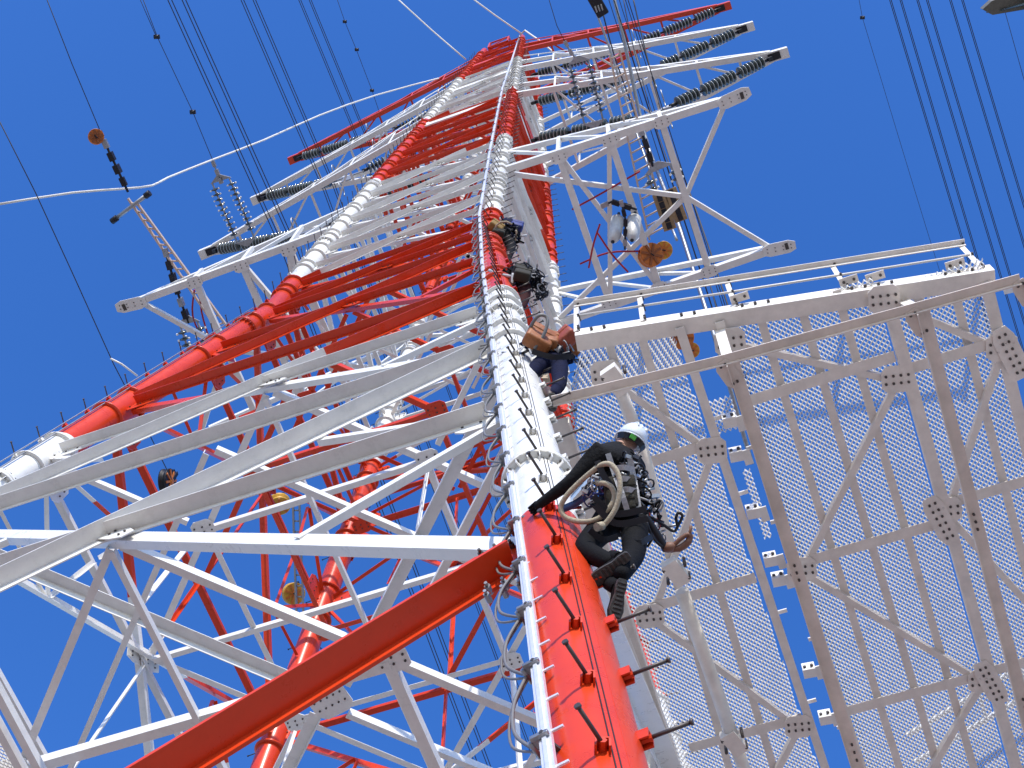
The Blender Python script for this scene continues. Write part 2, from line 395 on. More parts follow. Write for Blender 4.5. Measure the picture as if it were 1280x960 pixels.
# cross arms carrying the V strings
def cross_arm(s, z, X, m_, rise):
    h = hw(z); e = empty('cross_arm', (s * h, 0, z)); setp(e, tower)
    tip = V((s * X, 0, z)); ch = {}
    for sy in (-1, 1):
        mb = MB(); a = V((s * hw(z), sy * h, z)); mb.bar(a, tip + V((-s * .3, sy * .12, 0)), .24, .26); mb.build('lower_chord', m_, e)
        mb = MB(); b = V((s * hw(z + rise), sy * hw(z + rise), z + rise)); mb.bar(b, tip + V((-s * .3, sy * .14, .16)), .17, .2); mb.build('upper_chord', m_, e)
    mb = MB(); prev = None
    fr = [.16, .34, .52, .70, .86]
    for i, t in enumerate(fr):
        x = s * (h + (X - h) * t); y = h * (1 - t) + .1
        mb.angle((x, -y, z), (x, y, z), (s, 0, 0), .11, .11, .012, 'in')
        zt = z + rise * (1 - t)
        for sy in (-1, 1): mb.angle((x, sy * y, z), (x, sy * y, zt), (0, sy, 0), .09, .09, .01, 'in')
        if prev:
            mb.angle((prev[0], -prev[1], z), (x, y, z), (0, -1, 0), .09, .09, .01, 'in')
            for sy in (-1, 1): mb.angle((prev[0], sy * prev[1], prev[2]), (x, sy * y, z), (0, sy, 0), .08, .08, .01, 'in')
        prev = (x, y, zt)
    mb.build('lattice_strut', m_, e)
    mb = MB(); mb.box(tip + V((-s * .25, 0, -.02)), 1.3, .42, .34, (s, .06, 0), (0, 1, 0)); mb.box(tip + V((-s * .2, 0, -.215)), .5, .3, .05, mi=1); mb.build('tip_plate', [m_, M_dark], e)
    mb = MB()
    a = V((s * hw(z + rise) * 1.2, -h, z + rise + .9)); b = tip + V((-s * 1.1, -.1, .75)); mb.tube([a, b], .03, 5)
    for i in range(5):
        t = (i + .4) / 5; p = a.lerp(b, t); mb.tube([p, p - V((0, 0, .75))], .022, 5)
    mb.build('handrail', m_, e)
for z, X, m_ in ((61.48, 12.9, M_white), (70.87, 12.6, M_white), (79.97, 12.45, M_red)):
    for s in (1, -1): cross_arm(s, z, X, m_, 3.2 if z < 79 else 2.6)

# rectangular lowest arm
def box_arm(s):
    z = 44.0; h = hw(z); X = 9.75; e = empty('cross_arm', (s * h, 0, z)); setp(e, tower)
    for sy in (-1, 1):
        mb = MB(); a = V((s * h, sy * h, z)); b = V((s * X, sy * 2.4, z)); mb.bar(a, b, .22, .24); mb.build('lower_chord', M_white, e)
        mb = MB(); mb.bar(V((s * hw(z + 3.2), sy * hw(z + 3.2), z + 3.2)), b + V((-s * .4, 0, .3)), .16, .18); mb.build('upper_chord', M_white, e)
        mb = MB(); plate(mb, b + V((s * .05, 0, -.15)), (0, 0, 1), (s, .1 * sy, 0), 1.0, .4, 8, t=.03); mb.box(b + V((s * .28, 0, -.175)), .1, .2, .02, mi=1)
        mb.build('tip_plate', [M_white, M_bolt], e)
    for x in (4.4, 6.0, 7.6):
        mb = MB(); mb.bar((s * x, -2.5, z + .02), (s * x, 2.5, z + .02), .2, .16); mb.bar((s * x, -2.5, z), (s * x, -2.5, z + 3.2 * (1 - (x - h) / (X - h))), .12, .12)
        mb.bar((s * x, 2.5, z), (s * x, 2.5, z + 3.2 * (1 - (x - h) / (X - h))), .12, .12); mb.build('rib', M_white, e)
        for sy in (-1, 1):
            mb = MB(); plate(mb, V((s * x, sy * 2.42, z - .14)), (0, 0, 1), (1, 0, 0), .5, .36, 6); mb.build('gusset_plate', [M_white, M_bolt], e)
    for (x0, y0, x1, y1) in ((9.6, -2.4, 7.6, 0), (9.6, 2.4, 7.6, 0), (7.6, 0, 2.6, -2.5), (7.6, 0, 2.6, 2.5), (6, -2.5, 4.4, 2.5), (4.4, -2.5, 6, 2.5)):
        dz = .05 + .007 * (abs(x0 * 3 + y0 * 5 + y1) % 7); mb = MB(); mb.bar((s * x0, y0, z + dz), (s * x1, y1, z + dz), .14, .16); mb.build('lattice_strut', M_white, e)
    for sy in (-1, 1):
        mb = MB()
        for (x0, x1) in ((4.4, 2.6), (6, 4.4), (7.6, 6)):
            mb.bar((s * x0, sy * 2.5, z), (s * x1, sy * 2.5, z + 3.1 * (1 - (x1 - h) / (X - h))), .1, .1)
        mb.build('lattice_strut', M_white, e)
for s in (1, -1): box_arm(s)
# peak: little red cage, white floor sheets
mb = MB(); c = V((-.2, -.9, 86.6))
for dx in (-.6, .6):
    for dy in (-.5, .5): mb.bar(c + V((dx, dy, 0)), c + V((dx, dy, 1.9)), .09, .09)
for dz in (0, 1.85):
    mb.bar(c + V((-.6, -.5, dz)), c + V((.6, -.5, dz)), .09, .09); mb.bar(c + V((-.6, .5, dz)), c + V((.6, .5, dz)), .09, .09); mb.bar(c + V((-.6, -.5, dz)), c + V((-.6, .5, dz)), .09, .09); mb.bar(c + V((.6, -.5, dz)), c + V((.6, .5, dz)), .09, .09)
mb.bar(c + V((-.6, -.5, 0)), c + V((.6, -.5, 1.85)), .06, .06); mb.build('peak_cage', M_red, tower)
for z, y0, y1 in ((71.4, -1.1, .7), (79.2, -.9, .5)):
    mb = MB(); mb.box((-.3, (y0 + y1) / 2, z), 1.5, y1 - y0, .03); mb.bar((-1.0, y0, z - .06), (-1.0, y1, z - .06), .08, .08); mb.bar((.4, y0, z - .06), (.4, y1, z - .06), .08, .08); mb.build('rest_floor', M_white, tower)

exec_parts = []
# climbing rail with its pegs, clamps and hanging cable, fixed to the near leg
railp = [V(p) for p in [(6.234, -6.739, 7.887), (5.697, -6.085, 11.861), (5.318, -5.730, 14.733), (4.536, -4.969, 20.776), (3.475, -3.900, 28.918), (2.680, -3.232, 36.281), (2.138, -2.731, 46.753), (1.547, -2.192, 63.219), (1.151, -1.392, 87.251)]]
rx = V((.93, -.2, 0)).normalized(); ry = V((.2, .93, 0)).normalized()
rail = empty('climbing_rail', railp[0]); setp(rail, tower)
mb = MB()
for i in range(len(railp) - 1):
    a, b = railp[i], railp[i + 1]; u = (b - a).normalized(); h = (rx - u * rx.dot(u)).normalized(); v = u.cross(h)
    wd = 1.0 if i < 6 else 1.25
    mb.prism(a - u * .01, b + u * .01, [(-.036 * wd, -.02), (-.012, -.02), (-.012, -.034), (.012, -.034), (.012, -.02), (.036 * wd, -.02), (.036 * wd, .012), (.014, .012), (.014, .03), (-.014, .03), (-.014, .012), (-.036 * wd, .012)], h, v)
mb.build('rail_profile', M_alu, rail)
def along(pts, d):
    for a, b in zip(pts[:-1], pts[1:]):
        L_ = (b - a).length
        if d <= L_: return a.lerp(b, d / L_), (b - a).normalized()
        d -= L_
    return pts[-1], (pts[-1] - pts[-2]).normalized()
pegs = MB(); n = 0; d = .2
while d < 70:
    p, u = along(railp, d); m = MB() if n < 60 else pegs
    m.box(p + rx * .07, .075, .012, .022, rx, ry, u); 
    if n < 60: m.build('rail_peg', M_alu, rail)
    n += 1; d += .42
pegs.build('rail_peg', M_alu, rail)['kind'] = 'stuff'
clamp_far = MB(); n = 0; d = .55; cl = []
while d < 60:
    p, u = along(railp, d); m = MB()
    m.box(p - rx * .055 + u * .02, .06, .07, .05, rx, ry, u, 0, .008); m.box(p - rx * .02 - ry * .04, .11, .03, .035, rx, ry, u, 0, .006)
    m.cyl(p - rx * .085 - ry * .03, p - rx * .085 + ry * .08, .016, n=8); m.cyl(p + rx * .0 - ry * .035, p + rx * .0 - ry * .06, .014, n=6, mi=1)
    lp = leg_p('A', p.z); dd = (lp - p); dd.z = 0
    m.bar(p + ry * .02, p + dd * .6, .03, .02, mi=1)
    m.build('rail_clamp', [M_galv, M_bolt], rail); cl.append(p - rx * .085 + ry * .02)
    n += 1; d += 1.02 if d < 28 else 1.9
mb = MB()
for i, (a, b) in enumerate(zip(cl[:-1], cl[1:])):
    if b.z < 8 or b.z > 40: continue
    sag = .11 + .05 * ((i * 37) % 5) / 5; m1 = a.lerp(b, .3) - rx * sag; m2 = a.lerp(b, .62) - rx * sag * .95
    mb.tube([b, m2 + V((0, 0, .05)), m1, a], .0115, 6, sub=6)
    mb.tube([b + ry * .02, m2 + V((-.02, .02, .0)), m1 + V((-.02, .02, -.08)), a + ry * .02], .009, 6, sub=6)
mb.build('hanging_cable', M_cable, rail)
mb = MB(); mb.tube([V(p) for p in [(1.209, -1.474, 86.500), (1.536, -1.597, 86.900), (2.335, -0.903, 85.000), (3.223, -0.014, 82.500), (4.008, 1.526, 79.000)]], .05, 6); mb.build('rail_end_rope', M_rope, rail)

# ------------------------------------------------------------------ maintenance deck beside the near leg
ZD = 18.0; ZF = 16.9
deck = thing('work_platform', (7.5, -3, ZD), 'white expanded metal work platform with handrail beside the near tower leg', 'platform')
PX = dict(fl=(6.025, -5.532, 18.000), fr=(10.727, -4.780, 18.000), N1=(7.160, -3.664, 18.000), N3=(7.000, 0.524, 18.000), N4=(7.674, -4.398, 18.000), N5=(9.452, -3.795, 18.000), N6=(7.714, -1.695, 18.000), N7=(9.481, 0.589, 18.000), N8=(10.702, -3.794, 18.000))
YE = 2.6
xl = lambda y: 5.60 - .0425 * (y + 5.71) + max(0, -4.75 - y) * .62       # the left edge runs slightly inwards
far = lambda x: -5.55 + (x - 6.0) / 4.66 * .78
X1, X2, X3, X4 = 7.06, 7.66, 9.40, 10.66
def dbar(P, Q, w, t, name='deck_beam', m=M_deck, dz=0):
    mb = MB(); mb.bar(V(P) + V((0, 0, dz)), V(Q) + V((0, 0, dz)), w, t); return mb.build(name, m, deck)
def dang(P, Q, out, w1, w2, kind, name='deck_beam', m=M_deck):
    mb = MB(); mb.angle(V(P), V(Q), out, w1, w2, .014, kind); return mb.build(name, m, deck)
# main edge beam along the far side, joists
dang((5.95, far(5.95), ZD - .1), (X4 + .06, far(X4), ZD - .1), (0, -1, 0), .22, .2, 'in')
dang((xl(-4.6), -4.6, ZD - .07), (xl(YE), YE, ZD - .07), (-1, 0, 0), .30, .2, 'out')
for x in (X1 + .02, X2 - .12): dang((x, far(x) + .1, ZD - .14), (x, YE, ZD - .14), (-1, 0, 0), .13, .11, 'in')
dang((X3 + .02, far(X3) + .1, ZD - .16), (X3 + .02, YE, ZD - .16), (-1, 0, 0), .16, .14, 'in'); dang((X4, far(X4) + .1, ZD - .12), (X4, YE, ZD - .12), (1, 0, 0), .15, .14, 'in')
# expanded metal: rows of staggered diamonds made of tilted strands
def mesh_panel(x0, x1, y0, y1, z, lw=.066, rh=.036):
    # each strand: a flat knuckle shared with the next row, then a slanting leg, set on edge like pressed expanded metal
    mb = MB(); hx = lw / 2; rows = int((y1 - y0) / rh); cs = .0080; sn = .0124; kn = hx * .30; vs = []; fs = []
    for j in range(rows):
        y = y0 + j * rh; xa = x0 if not callable(x0) else x0(y); n = int((x1 - xa) / hx)
        for i in range(n):
            up = (i + j) % 2; xx = xa + i * hx; ya, yb = (y, y + rh) if up else (y + rh, y); o = len(vs)
            for (px, py) in ((xx - kn / 2, ya), (xx + kn / 2, ya), (xx + hx - kn / 2, yb)):
                vs += [(px, py - cs, z + sn), (px, py + cs, z - sn), (px, py + cs + .003, z - sn + .001), (px, py - cs + .003, z + sn + .001)]
            for q in (o, o + 4): fs += [(q, q + 4, q + 5, q + 1), (q + 2, q + 6, q + 7, q + 3), (q + 1, q + 5, q + 6, q + 2), (q + 3, q + 7, q + 4, q)]
    mb.add(vs, fs); return mb.build('mesh_floor', M_white, deck)
zm = ZD + .03
mesh_panel(lambda y: xl(y) + .0, X1, -5.35, YE, zm); mesh_panel(X2 - .1, X3 + .02, -5.08, YE, zm); mesh_panel(X3 + .03, X4, -4.9, YE, zm)
mesh_panel(X1 + .1, X2 - .2, -4.2, -3.75, zm); mesh_panel(X1 + .25, X2 - .24, -3.2, -2.2, zm)
# cross beams, flat bars, zigzag bracing under each bay
rows_ = {1: (-5.0, -3.62, -1.7, .47, 2.3), 2: (-4.38, -1.72, .55, 2.4), 3: (-3.8, -1.95, .53, 2.4)}
for bay, (xa, xb) in {1: (None, X1), 2: (X2 - .1, X3), 3: (X3 + .04, X4)}.items():
    for k, y in enumerate(rows_[bay]):
        a = xl(y) + .2 if xa is None else xa
        if bay == 1 and k == 0: continue
        if bay == 2 and k == 0: dang((a, y + .33, ZD - .12), (xb, y + .33, ZD - .12), (0, 1, 0), .06, .14, 'in'); continue
        dang((a, y - .05, ZD - .13), (xb, y - .05, ZD - .13), (0, 1, 0), .12, .14, 'in')
    for t in ((.32, .66) if bay != 2 else (.27, .53, .77)):
        ya = far((xa or 6.2)) + .2
        p = V(((xl(ya) if xa is None else xa), ya, 0)); q = V(((xl(YE) if xa is None else xa), YE, 0))
        pa = p.x + (xb - p.x) * t; qa = q.x + (xb - q.x) * t
        dbar((pa, ya, ZD - .02), (qa, YE, ZD - .02), .10, .02, 'floor_strip')
zig = {1: [(6.15, -5.0), (X1 - .02, -3.66), (xl(-1.7) + .22, -1.72), (X1 - .08, .45), (xl(2.3) + .2, 2.3)],
       2: [(X2 - .02, -4.92), (X3 - .05, -3.85), (X2 - .03, -1.76), (X3 - .03, .5), (X2 - .05, 2.6)],
       3: [(X3 + .05, -4.85), (X4 - .08, -3.85), (X3 + .1, -2.0), (X4 - .08, .5)]}
for bay, pts in zig.items():
    for (a, b) in zip(pts[:-1], pts[1:]):
        a = V((a[0], a[1], ZD - .118)); b = V((b[0], b[1], ZD - .118))
        dang(a, b, (0, -1, 0), .08, .08, 'in', 'deck_brace')
    for i, p in enumerate(pts):
        mb = MB(); plate(mb, (p[0], p[1], ZD - .15), (0, 0, 1), (1, .2, 0), .36, .34, 8, t=.012); mb.build('deck_gusset', [M_deck, M_bolt], deck)
for p in ((X3, -1.9), (X3 + .06, .55), (X4, -3.75)):
    mb = MB(); plate(mb, (p[0], p[1], ZD - .17), (0, 0, 1), (.2, 1, 0), .7, .26, 12, t=.012); mb.build('deck_gusset', [M_deck, M_bolt], deck)
# handrail along the far side
hr = empty('handrail', (6, -5.5, ZD)); setp(hr, deck)
def hp(x, h): return V((x, far(x) - .02, ZD + .1 + h))
mb = MB(); mb.angle(hp(5.95, .88), hp(X4, .88), (0, -1, 0), .07, .07, .012, 'out'); mb.build('top_rail', M_deck, hr)
mb = MB(); mb.tube([hp(6.0, .45), hp(X4 - .05, .45)], .016, 8); mb.build('mid_rail', M_deck, hr)
for x in (6.0, 6.78, 7.85, 9.12, X4 - .02):
    mb = MB(); mb.angle(hp(x, -.08), hp(x, .9), (1, 0, 0), .06, .06, .008, 'in')
    for dz in (-.05, .02, .44, .86): mb.cyl(hp(x, dz) - V((0, .03, 0)), hp(x, dz) + V((0, .07, 0)), .015, n=6, mi=1, smooth=False)
    mb.build('rail_post', [M_deck, M_bolt], hr)
for x in (6.15, 6.3, 7.2, 7.35, 7.9, 8.05, 8.2, 9.0, 9.15, 9.3, 9.45, 9.6, 10.2, 10.35, 10.5):
    mb = MB(); p = V((x, far(x) - .02, ZD - .0)); mb.cyl(p - V((0, .02, 0)), p + V((0, .03, 0)), .018, n=6, smooth=False)
    mb.build('edge_bolt', [M_bolt, M_deck], deck)
    if x in (7.9, 9.15, 9.45, 10.35):
        mb = MB(); mb.box(p + V((0, -.06, .12)), .22, .1, .012, mi=1); mb.cyl(p + V((-.06, -.06, .1)), p + V((-.06, -.06, .16)), .018, n=6); mb.cyl(p + V((.06, -.06, .1)), p + V((.06, -.06, .16)), .018, n=6)
        mb.build('rail_shoe', [M_bolt, M_deck], deck)
# lower brown frame on short hangers
fA, fB, fC, fD = V((5.574, -5.190, 16.900)), V((7.508, -5.048, 16.900)), V((9.602, -4.960, 16.900)), V((10.752, -4.919, 16.900))
for a, b in ((fA, fB), (fB, fC), (fC, fD)):
    mb = MB(); mb.angle(a, b, (0, -1, 0), .11, .06, .012, 'out'); mb.build('frame_beam', M_tan, deck)
for p, dx in ((fB, 0.02), (fC, .02), (fD, .02)):
    q = V((p.x - .06, 2.6, ZF)); mb = MB(); mb.angle(p + V((dx, .0, 0)), q, (1, 0, 0), .15, .1, .012, 'out'); mb.build('frame_beam', M_tan, deck)
    top = V((p.x, far(p.x) + .2, ZD - .1)); mb = MB(); mb.angle(p + V((0, -.02, 0)), top, (0, -1, 0), .12, .1, .012, 'in'); mb.build('frame_hanger', M_deck, deck)
    mb = MB(); plate(mb, p + V((.02, .12, -.02)), (0, 0, 1), (.3, 1, 0), .34, .2, 4, t=.012)
    for yy in (-2.4, -2.3, -2.2, .2, .32, .44):
        mb2 = MB(); mb2.cyl((p.x + .06, yy, ZF - .04), (p.x + .06, yy, ZF + .01), .016, n=6, smooth=False); mb2.build('frame_bolt', M_bolt, deck)
    mb.build('frame_gusset', [M_tan, M_bolt], deck)
# hinged latch plates, sunlit, in the gap between the panels
for (x, y) in ((7.35, -3.95), (7.3, -3.5), (7.3, -2.0), (7.32, -1.7), (7.33, -.3), (7.34, .45), (7.28, -2.7)):
    mb = MB(); mb.box((x, y, ZD - .1), .16, .13, .16, (1, .1, 0), (-.1, 1, 0)); mb.box((x + .12, y + .1, ZD - .06), .1, .2, .02)
    for dx in (-.04, .05): mb.cyl((x + dx, y - .09, ZD - .12), (x + dx, y - .04, ZD - .12), .02, n=6, mi=1)
    mb.build('latch_plate', [M_white, M_bolt], deck)
for y in (-4.0, -2.95, -1.2, .2): 
    mb = MB(); mb.bar((X1 + .1, y, ZD - .04), (X1 + .24, y, ZD - .04), .05, .02); mb.bar((X2 - .06, y + .5, ZD - .04), (X2 - .22, y + .5, ZD - .04), .05, .02); mb.build('latch_strip', M_white, deck)
# round pipe slung under the deck
pp = [V(p) for p in [(6.296, -5.127, 17.250), (6.318, -4.304, 17.250), (6.230, -2.845, 17.250), (6.196, -2.286, 17.250), (6.184, -0.039, 17.250), (6.186, 0.597, 17.250)]]
mb = MB(); mb.tube([pp[0], pp[1]], .075, 14); mb.tube([pp[1], pp[2]], .075, 14); mb.tube([pp[3], pp[4]], .085, 16); mb.tube([pp[4], pp[5]], .085, 16)
pipe = mb.build('support_pipe', M_deck, deck)
for p in (pp[2].lerp(pp[3], .5), pp[4], pp[0]):
    mb = MB(); mb.box(p - V((0, 0, .03)), .20, .34, .14, (.95, -.3, 0), (.3, .95, 0))
    for dx in (-.13, .13): mb.cyl(p + V((dx, -.08, -.1)), p + V((dx, -.1, .06)), .022, n=6, mi=1); mb.cyl(p + V((dx, .09, -.1)), p + V((dx, .1, .06)), .022, n=6, mi=1)
    mb.build('pipe_clamp', [M_deck, M_bolt], pipe)
# ladder-like guard rail standing on the deck above the mesh
mb = MB(); 
for a, b in (((8.3, 1.5), (10.4, .75)), ((8.3, 1.95), (10.4, 1.2))): mb.bar((a[0], a[1], ZD + .5), (b[0], b[1], ZD + .5), .06, .04)
for t in (.15, .5, .8): x = 8.3 + 2.1 * t; y = 1.5 - .75 * t; mb.bar((x, y, ZD + .5), (x, y + .45, ZD + .5), .05, .03)
mb.build('guard_frame', M_white, deck)

# second mesh floor inside the tower, lower left
d2 = thing('inner_platform', (-2.6, -3, 16.6), 'small white mesh floor inside the tower, cut off at the bottom left corner', 'platform')
e0, e1 = V((-1.955, -3.890, 16.550)), V((-1.975, -2.897, 16.550)); u = (e1 - e0).normalized()
for off, nm in ((0, 'edge_beam'), (-.22, 'edge_beam')):
    mb = MB(); mb.bar(e0 - u * 1.5 + V((off, 0, 0)), e0 + u * 2.4 + V((off, 0, 0)), .1, .12); mb.build(nm, M_white, d2)
deck_keep = deck; deck = d2
mesh_panel(e0.x - 2.2, e0.x - .2, e0.y - 1, e0.y + 2.6, 16.6)
deck = deck_keep

# ------------------------------------------------------------------ insulators
def insul(P, Q, r, pitch, name, label, group, rims=True, gaps=(), cap=None, ends=.35, shed=.5):
    P = V(P); Q = V(Q); L_ = (Q - P).length; u = (Q - P) / L_
    t = thing(name, P, label, 'insulator', group)
    mb = MB(); d = ends; h, v = mb.frame(u); mb.cyl(P, Q, .06, n=8, mi=3)
    while d < L_ - ends:
        if not any(abs(d / L_ - g) < .018 for g in gaps):
            c = P + u * d
            mb.lathe(c - u * pitch * .35, c + u * pitch * .35, [(0, .06), (.15, r * .8), (.42, r), (.62, r), (.8, r * .6), (1, .07)], 14, 0, [0, 0, 1, 0, 0] if rims else [0] * 5)
            if cap:
                for k in range(4): a = k * 1.57 + .4; mb.ball(c + (h * math.cos(a) + v * math.sin(a)) * r * 1.0, cap, cap, cap, mi=2, nu=6, nv=4)
        d += pitch
    mb.build('disc_stack', [M_porc, M_rim, M_white, M_dark], t)
    mb = MB(); mb.cyl(P, P + u * ends * .85, .085, n=8); mb.box(P - u * .05, .22, .14, .3, u, h, v); mb.build('end_fitting', M_dark, t)
    mb = MB(); mb.cyl(Q - u * ends * .85, Q, .085, n=8); mb.build('end_fitting', M_dark, t)
    return t
GV = 'insulator strings hung in a V under the three upper arms'
LV = {'top': 79.97, 'middle': 70.87, 'lowest': 61.48}
Xs = {'top': (12.0, 7.65, 3.0, 78.0), 'middle': (12.1, 7.95, 3.0, 68.2), 'lowest': (12.3, 8.05, 3.0, 58.4)}
for nm, zt in LV.items():
    xo, xa, xi, za = Xs[nm]
    for s, side in ((1, 'right'), (-1, 'left')):
        insul((s * (xo + .1), 0, zt - .35), (s * xa, 0, za), .25, .19, 'insulator_string', 'dark outer insulator string under the tip of the %s V-string arm on the %s' % (nm, side), GV, True, (.33, .7))
        insul((s * (hw(zt) + .35), 0, zt - .3), (s * (xa - 1.35), 0, za), .25, .19, 'insulator_string', 'dark inner insulator string next to the tower body under the %s V-string arm, %s' % (nm, side), GV, True, (.36, .72))
        y_ = thing('yoke_plate', (s * (xa - .7), 0, za), 'ringed steel yoke joining the %s insulator V on the %s' % (nm, side), 'yoke', 'yokes of the V strings')
        mb = MB(); mb.box((s * (xa - .7), 0, za - .08), 1.5, .05, .22); mb.box((s * (xa - .7), 0, za - .7), .5, .06, .9); mb.build('plate', M_galv, y_)
        for dy in (-.45, .45):
            mb = MB(); pts = [V((s * (xa - .15) + .0, dy + .34 * math.cos(a), za - .3 + .34 * math.sin(a))) for a in [i * 2 * math.pi / 14 for i in range(12)]]; mb.tube(pts, .03, 6); mb.build('corona_ring', M_galv, y_)
# tension strings in pairs near the arms, with yokes
def pair(a, b, sep, label, grp='double tension strings along the line'):
    a = V(a); b = V(b); d = (b - a).normalized(); sd = d.cross(V((0, 0, 1))).normalized() * sep / 2
    t = thing('tension_insulator', a, label, 'insulator', grp)
    for sg_ in (-1, 1):
        P, Q = a + sd * sg_, b + sd * sg_; mb = MB(); L_ = (Q - P).length; u = d; x = .25; h, v = mb.frame(u)
        mb.cyl(P, Q, .04, n=6, mi=2)
        while x < L_ - .25:
            c = P + u * x; mb.lathe(c - u * .05, c + u * .06, [(0, .05), (.3, .15), (.6, .16), (1, .05)], 10)
            for k in range(3): aa = k * 2.1 + x; mb.ball(c + (h * math.cos(aa) + v * math.sin(aa)) * .2, .045, .045, .045, mi=1, nu=6, nv=4)
            x += .22
        mb.build('string', [M_porc, M_white, M_galv], t)
    for c in (a, b):
        mb = MB(); mb.prism(c - V((0, 0, .02)), c + V((0, 0, .02)), [(-sep * .62, 0), (sep * .62, 0), (.07, -.26), (-.07, -.26)], sd.normalized(), -d if c is b else d); mb.build('yoke', M_galv, t)
    return t
pair((-9.992, -3.178, 58.000), (-10.027, -0.568, 58.000), .75, 'double string of pale capped insulators high on the left, ending at a black V string')
pair((5.235, -2.868, 58.000), (5.035, -0.496, 58.000), .75, 'double string of pale capped insulators high on the right, close to the tower body')
pair((-8.760, -0.990, 45.000), (-8.910, 0.359, 45.000), .6, 'double tension string peeping out behind the upper left red leg')
pair((7.085, -0.831, 45.000), (7.155, 0.092, 45.000), .8, 'double tension string above the brown boards right of the tower')
for (a, b), nm in ((((6.845, -0.224, 44.600), (6.854, 0.975, 44.600)), 'left'), (((7.212, -0.255, 44.600), (7.261, 0.821, 44.600)), 'right')):
    a = V(a); b = V(b); d = (b - a).normalized(); sd = d.cross(V((0, 0, 1))).normalized()
    t = thing('tension_link', a, 'brown slotted link board below the right tension strings, %s' % ('nearer the tower' if nm == 'left' else 'the outer one'), 'link', 'brown link boards')
    mb = MB(); mb.box((a + b) / 2, .4, (b - a).length, .06, sd, d, sd.cross(d)); mb.build('board', M_brown, t)
    mb = MB()
    for i in range(5): mb.box(a.lerp(b, .12 + .19 * i) - V((0, 0, .035)), .16, .2, .03, sd, d, sd.cross(d))
    mb.build('slot', M_dark, t)

# chains, turnbuckles and work ladders of the stringing gear
def chain(pts, r, label, m=M_dark, name='rigging_chain', knots=True):
    pts = [V(p) for p in pts]; mb = MB(); mb.tube(pts, r * .6, 6)
    if knots:
        L_ = sum((b - a).length for a, b in zip(pts[:-1], pts[1:])); d = .1; i = 0
        while d < L_:
            p, u = along(pts, d); h, v = mb.frame(u); mb.box(p, r * 2.4, r * (1.6 + (i % 3)), r * 4, h, v, u, 1 if i % 4 == 0 else 0); d += r * 6; i += 1
    o = mb.build(name, [m, M_galv], None, pts[0]); return tag(o, label, 'chain')
chain([(-8.795, -7.284, 45.000), (-8.786, -6.380, 45.000), (-8.780, -5.574, 45.000)], .07, 'black shackle chain below the orange wheel, upper left')
chain([(-8.464, -3.493, 45.000), (-8.658, -2.213, 45.000), (-8.727, -1.439, 45.000), (-8.760, -0.990, 45.000)], .07, 'black shackle chain leading to the tension string behind the upper left leg')
chain([(-9.979, -4.007, 58.000), (-9.986, -3.594, 58.000), (-9.992, -3.178, 58.000)], .06, 'short steel shackle above the left pale double insulator string', M_galv)
chain([(4.963, -3.805, 58.000), (5.059, -3.319, 58.000), (5.235, -2.868, 58.000)], .06, 'short steel shackle above the right pale double insulator string', M_galv)
chain([(6.921, -2.240, 45.000), (6.941, -1.665, 45.000), (6.931, -0.990, 45.000)], .07, 'black shackle chain above the brown boards right of the tower')
chain([(-4.407, 4.446, 42.000), (-4.811, 4.978, 42.000), (-5.163, 5.447, 42.000), (-5.385, 5.727, 42.000)], .06, 'black and white chain hanging beside the far red leg', M_dark)
def ladder(a0, a1, b0, b1, n, label, m=M_ladder):
    a0, a1, b0, b1 = map(V, (a0, a1, b0, b1)); t = thing('work_ladder', a0, label, 'ladder', 'rigging ladders')
    for p, q in ((a0, a1), (b0, b1)): mb = MB(); mb.bar(p, q, .06, .1); mb.build('ladder_rail', m, t)
    for i in range(n): k = (i + .5) / n; mb = MB(); mb.tube([a0.lerp(a1, k), b0.lerp(b1, k)], .03, 6); mb.build('rung', m, t)
ladder((-8.868, -5.388, 45.000), (-7.958, -0.485, 45.000), (-8.672, -5.212, 45.000), (-7.617, -0.484, 45.000), 16, 'tan work ladder hanging free in the sky, upper left')
ladder((6.727, -4.557, 45.500), (6.135, 1.194, 45.000), (7.043, -4.597, 45.500), (6.745, 1.078, 45.000), 20, 'pale work ladder along the cables right of the tower top')
ladder((-7.202, 4.980, 43.000), (-8.130, 8.470, 41.000), (-7.004, 5.046, 43.000), (-7.910, 8.543, 41.000), 12, 'thin grey ladder seen through the bracing beside the far red leg', M_galv)
t = thing('spreader_tube', (-8.978, -5.154, 45.000), 'steel spreader tube slung across the head of the upper left work ladder', 'tube')
mb = MB(); a, b = V((-9.637, -4.890, 45.000)), V((-8.179, -5.312, 45.000)); mb.cyl(a, b, .07, n=10); mb.build('tube', M_galv, t)
mb = MB(); mb.cyl(a - (b - a) * .03, a + (b - a) * .12, .1, n=10); mb.cyl(b - (b - a) * .1, b + (b - a) * .03, .1, n=10); mb.build('end_cap', M_dark, t)
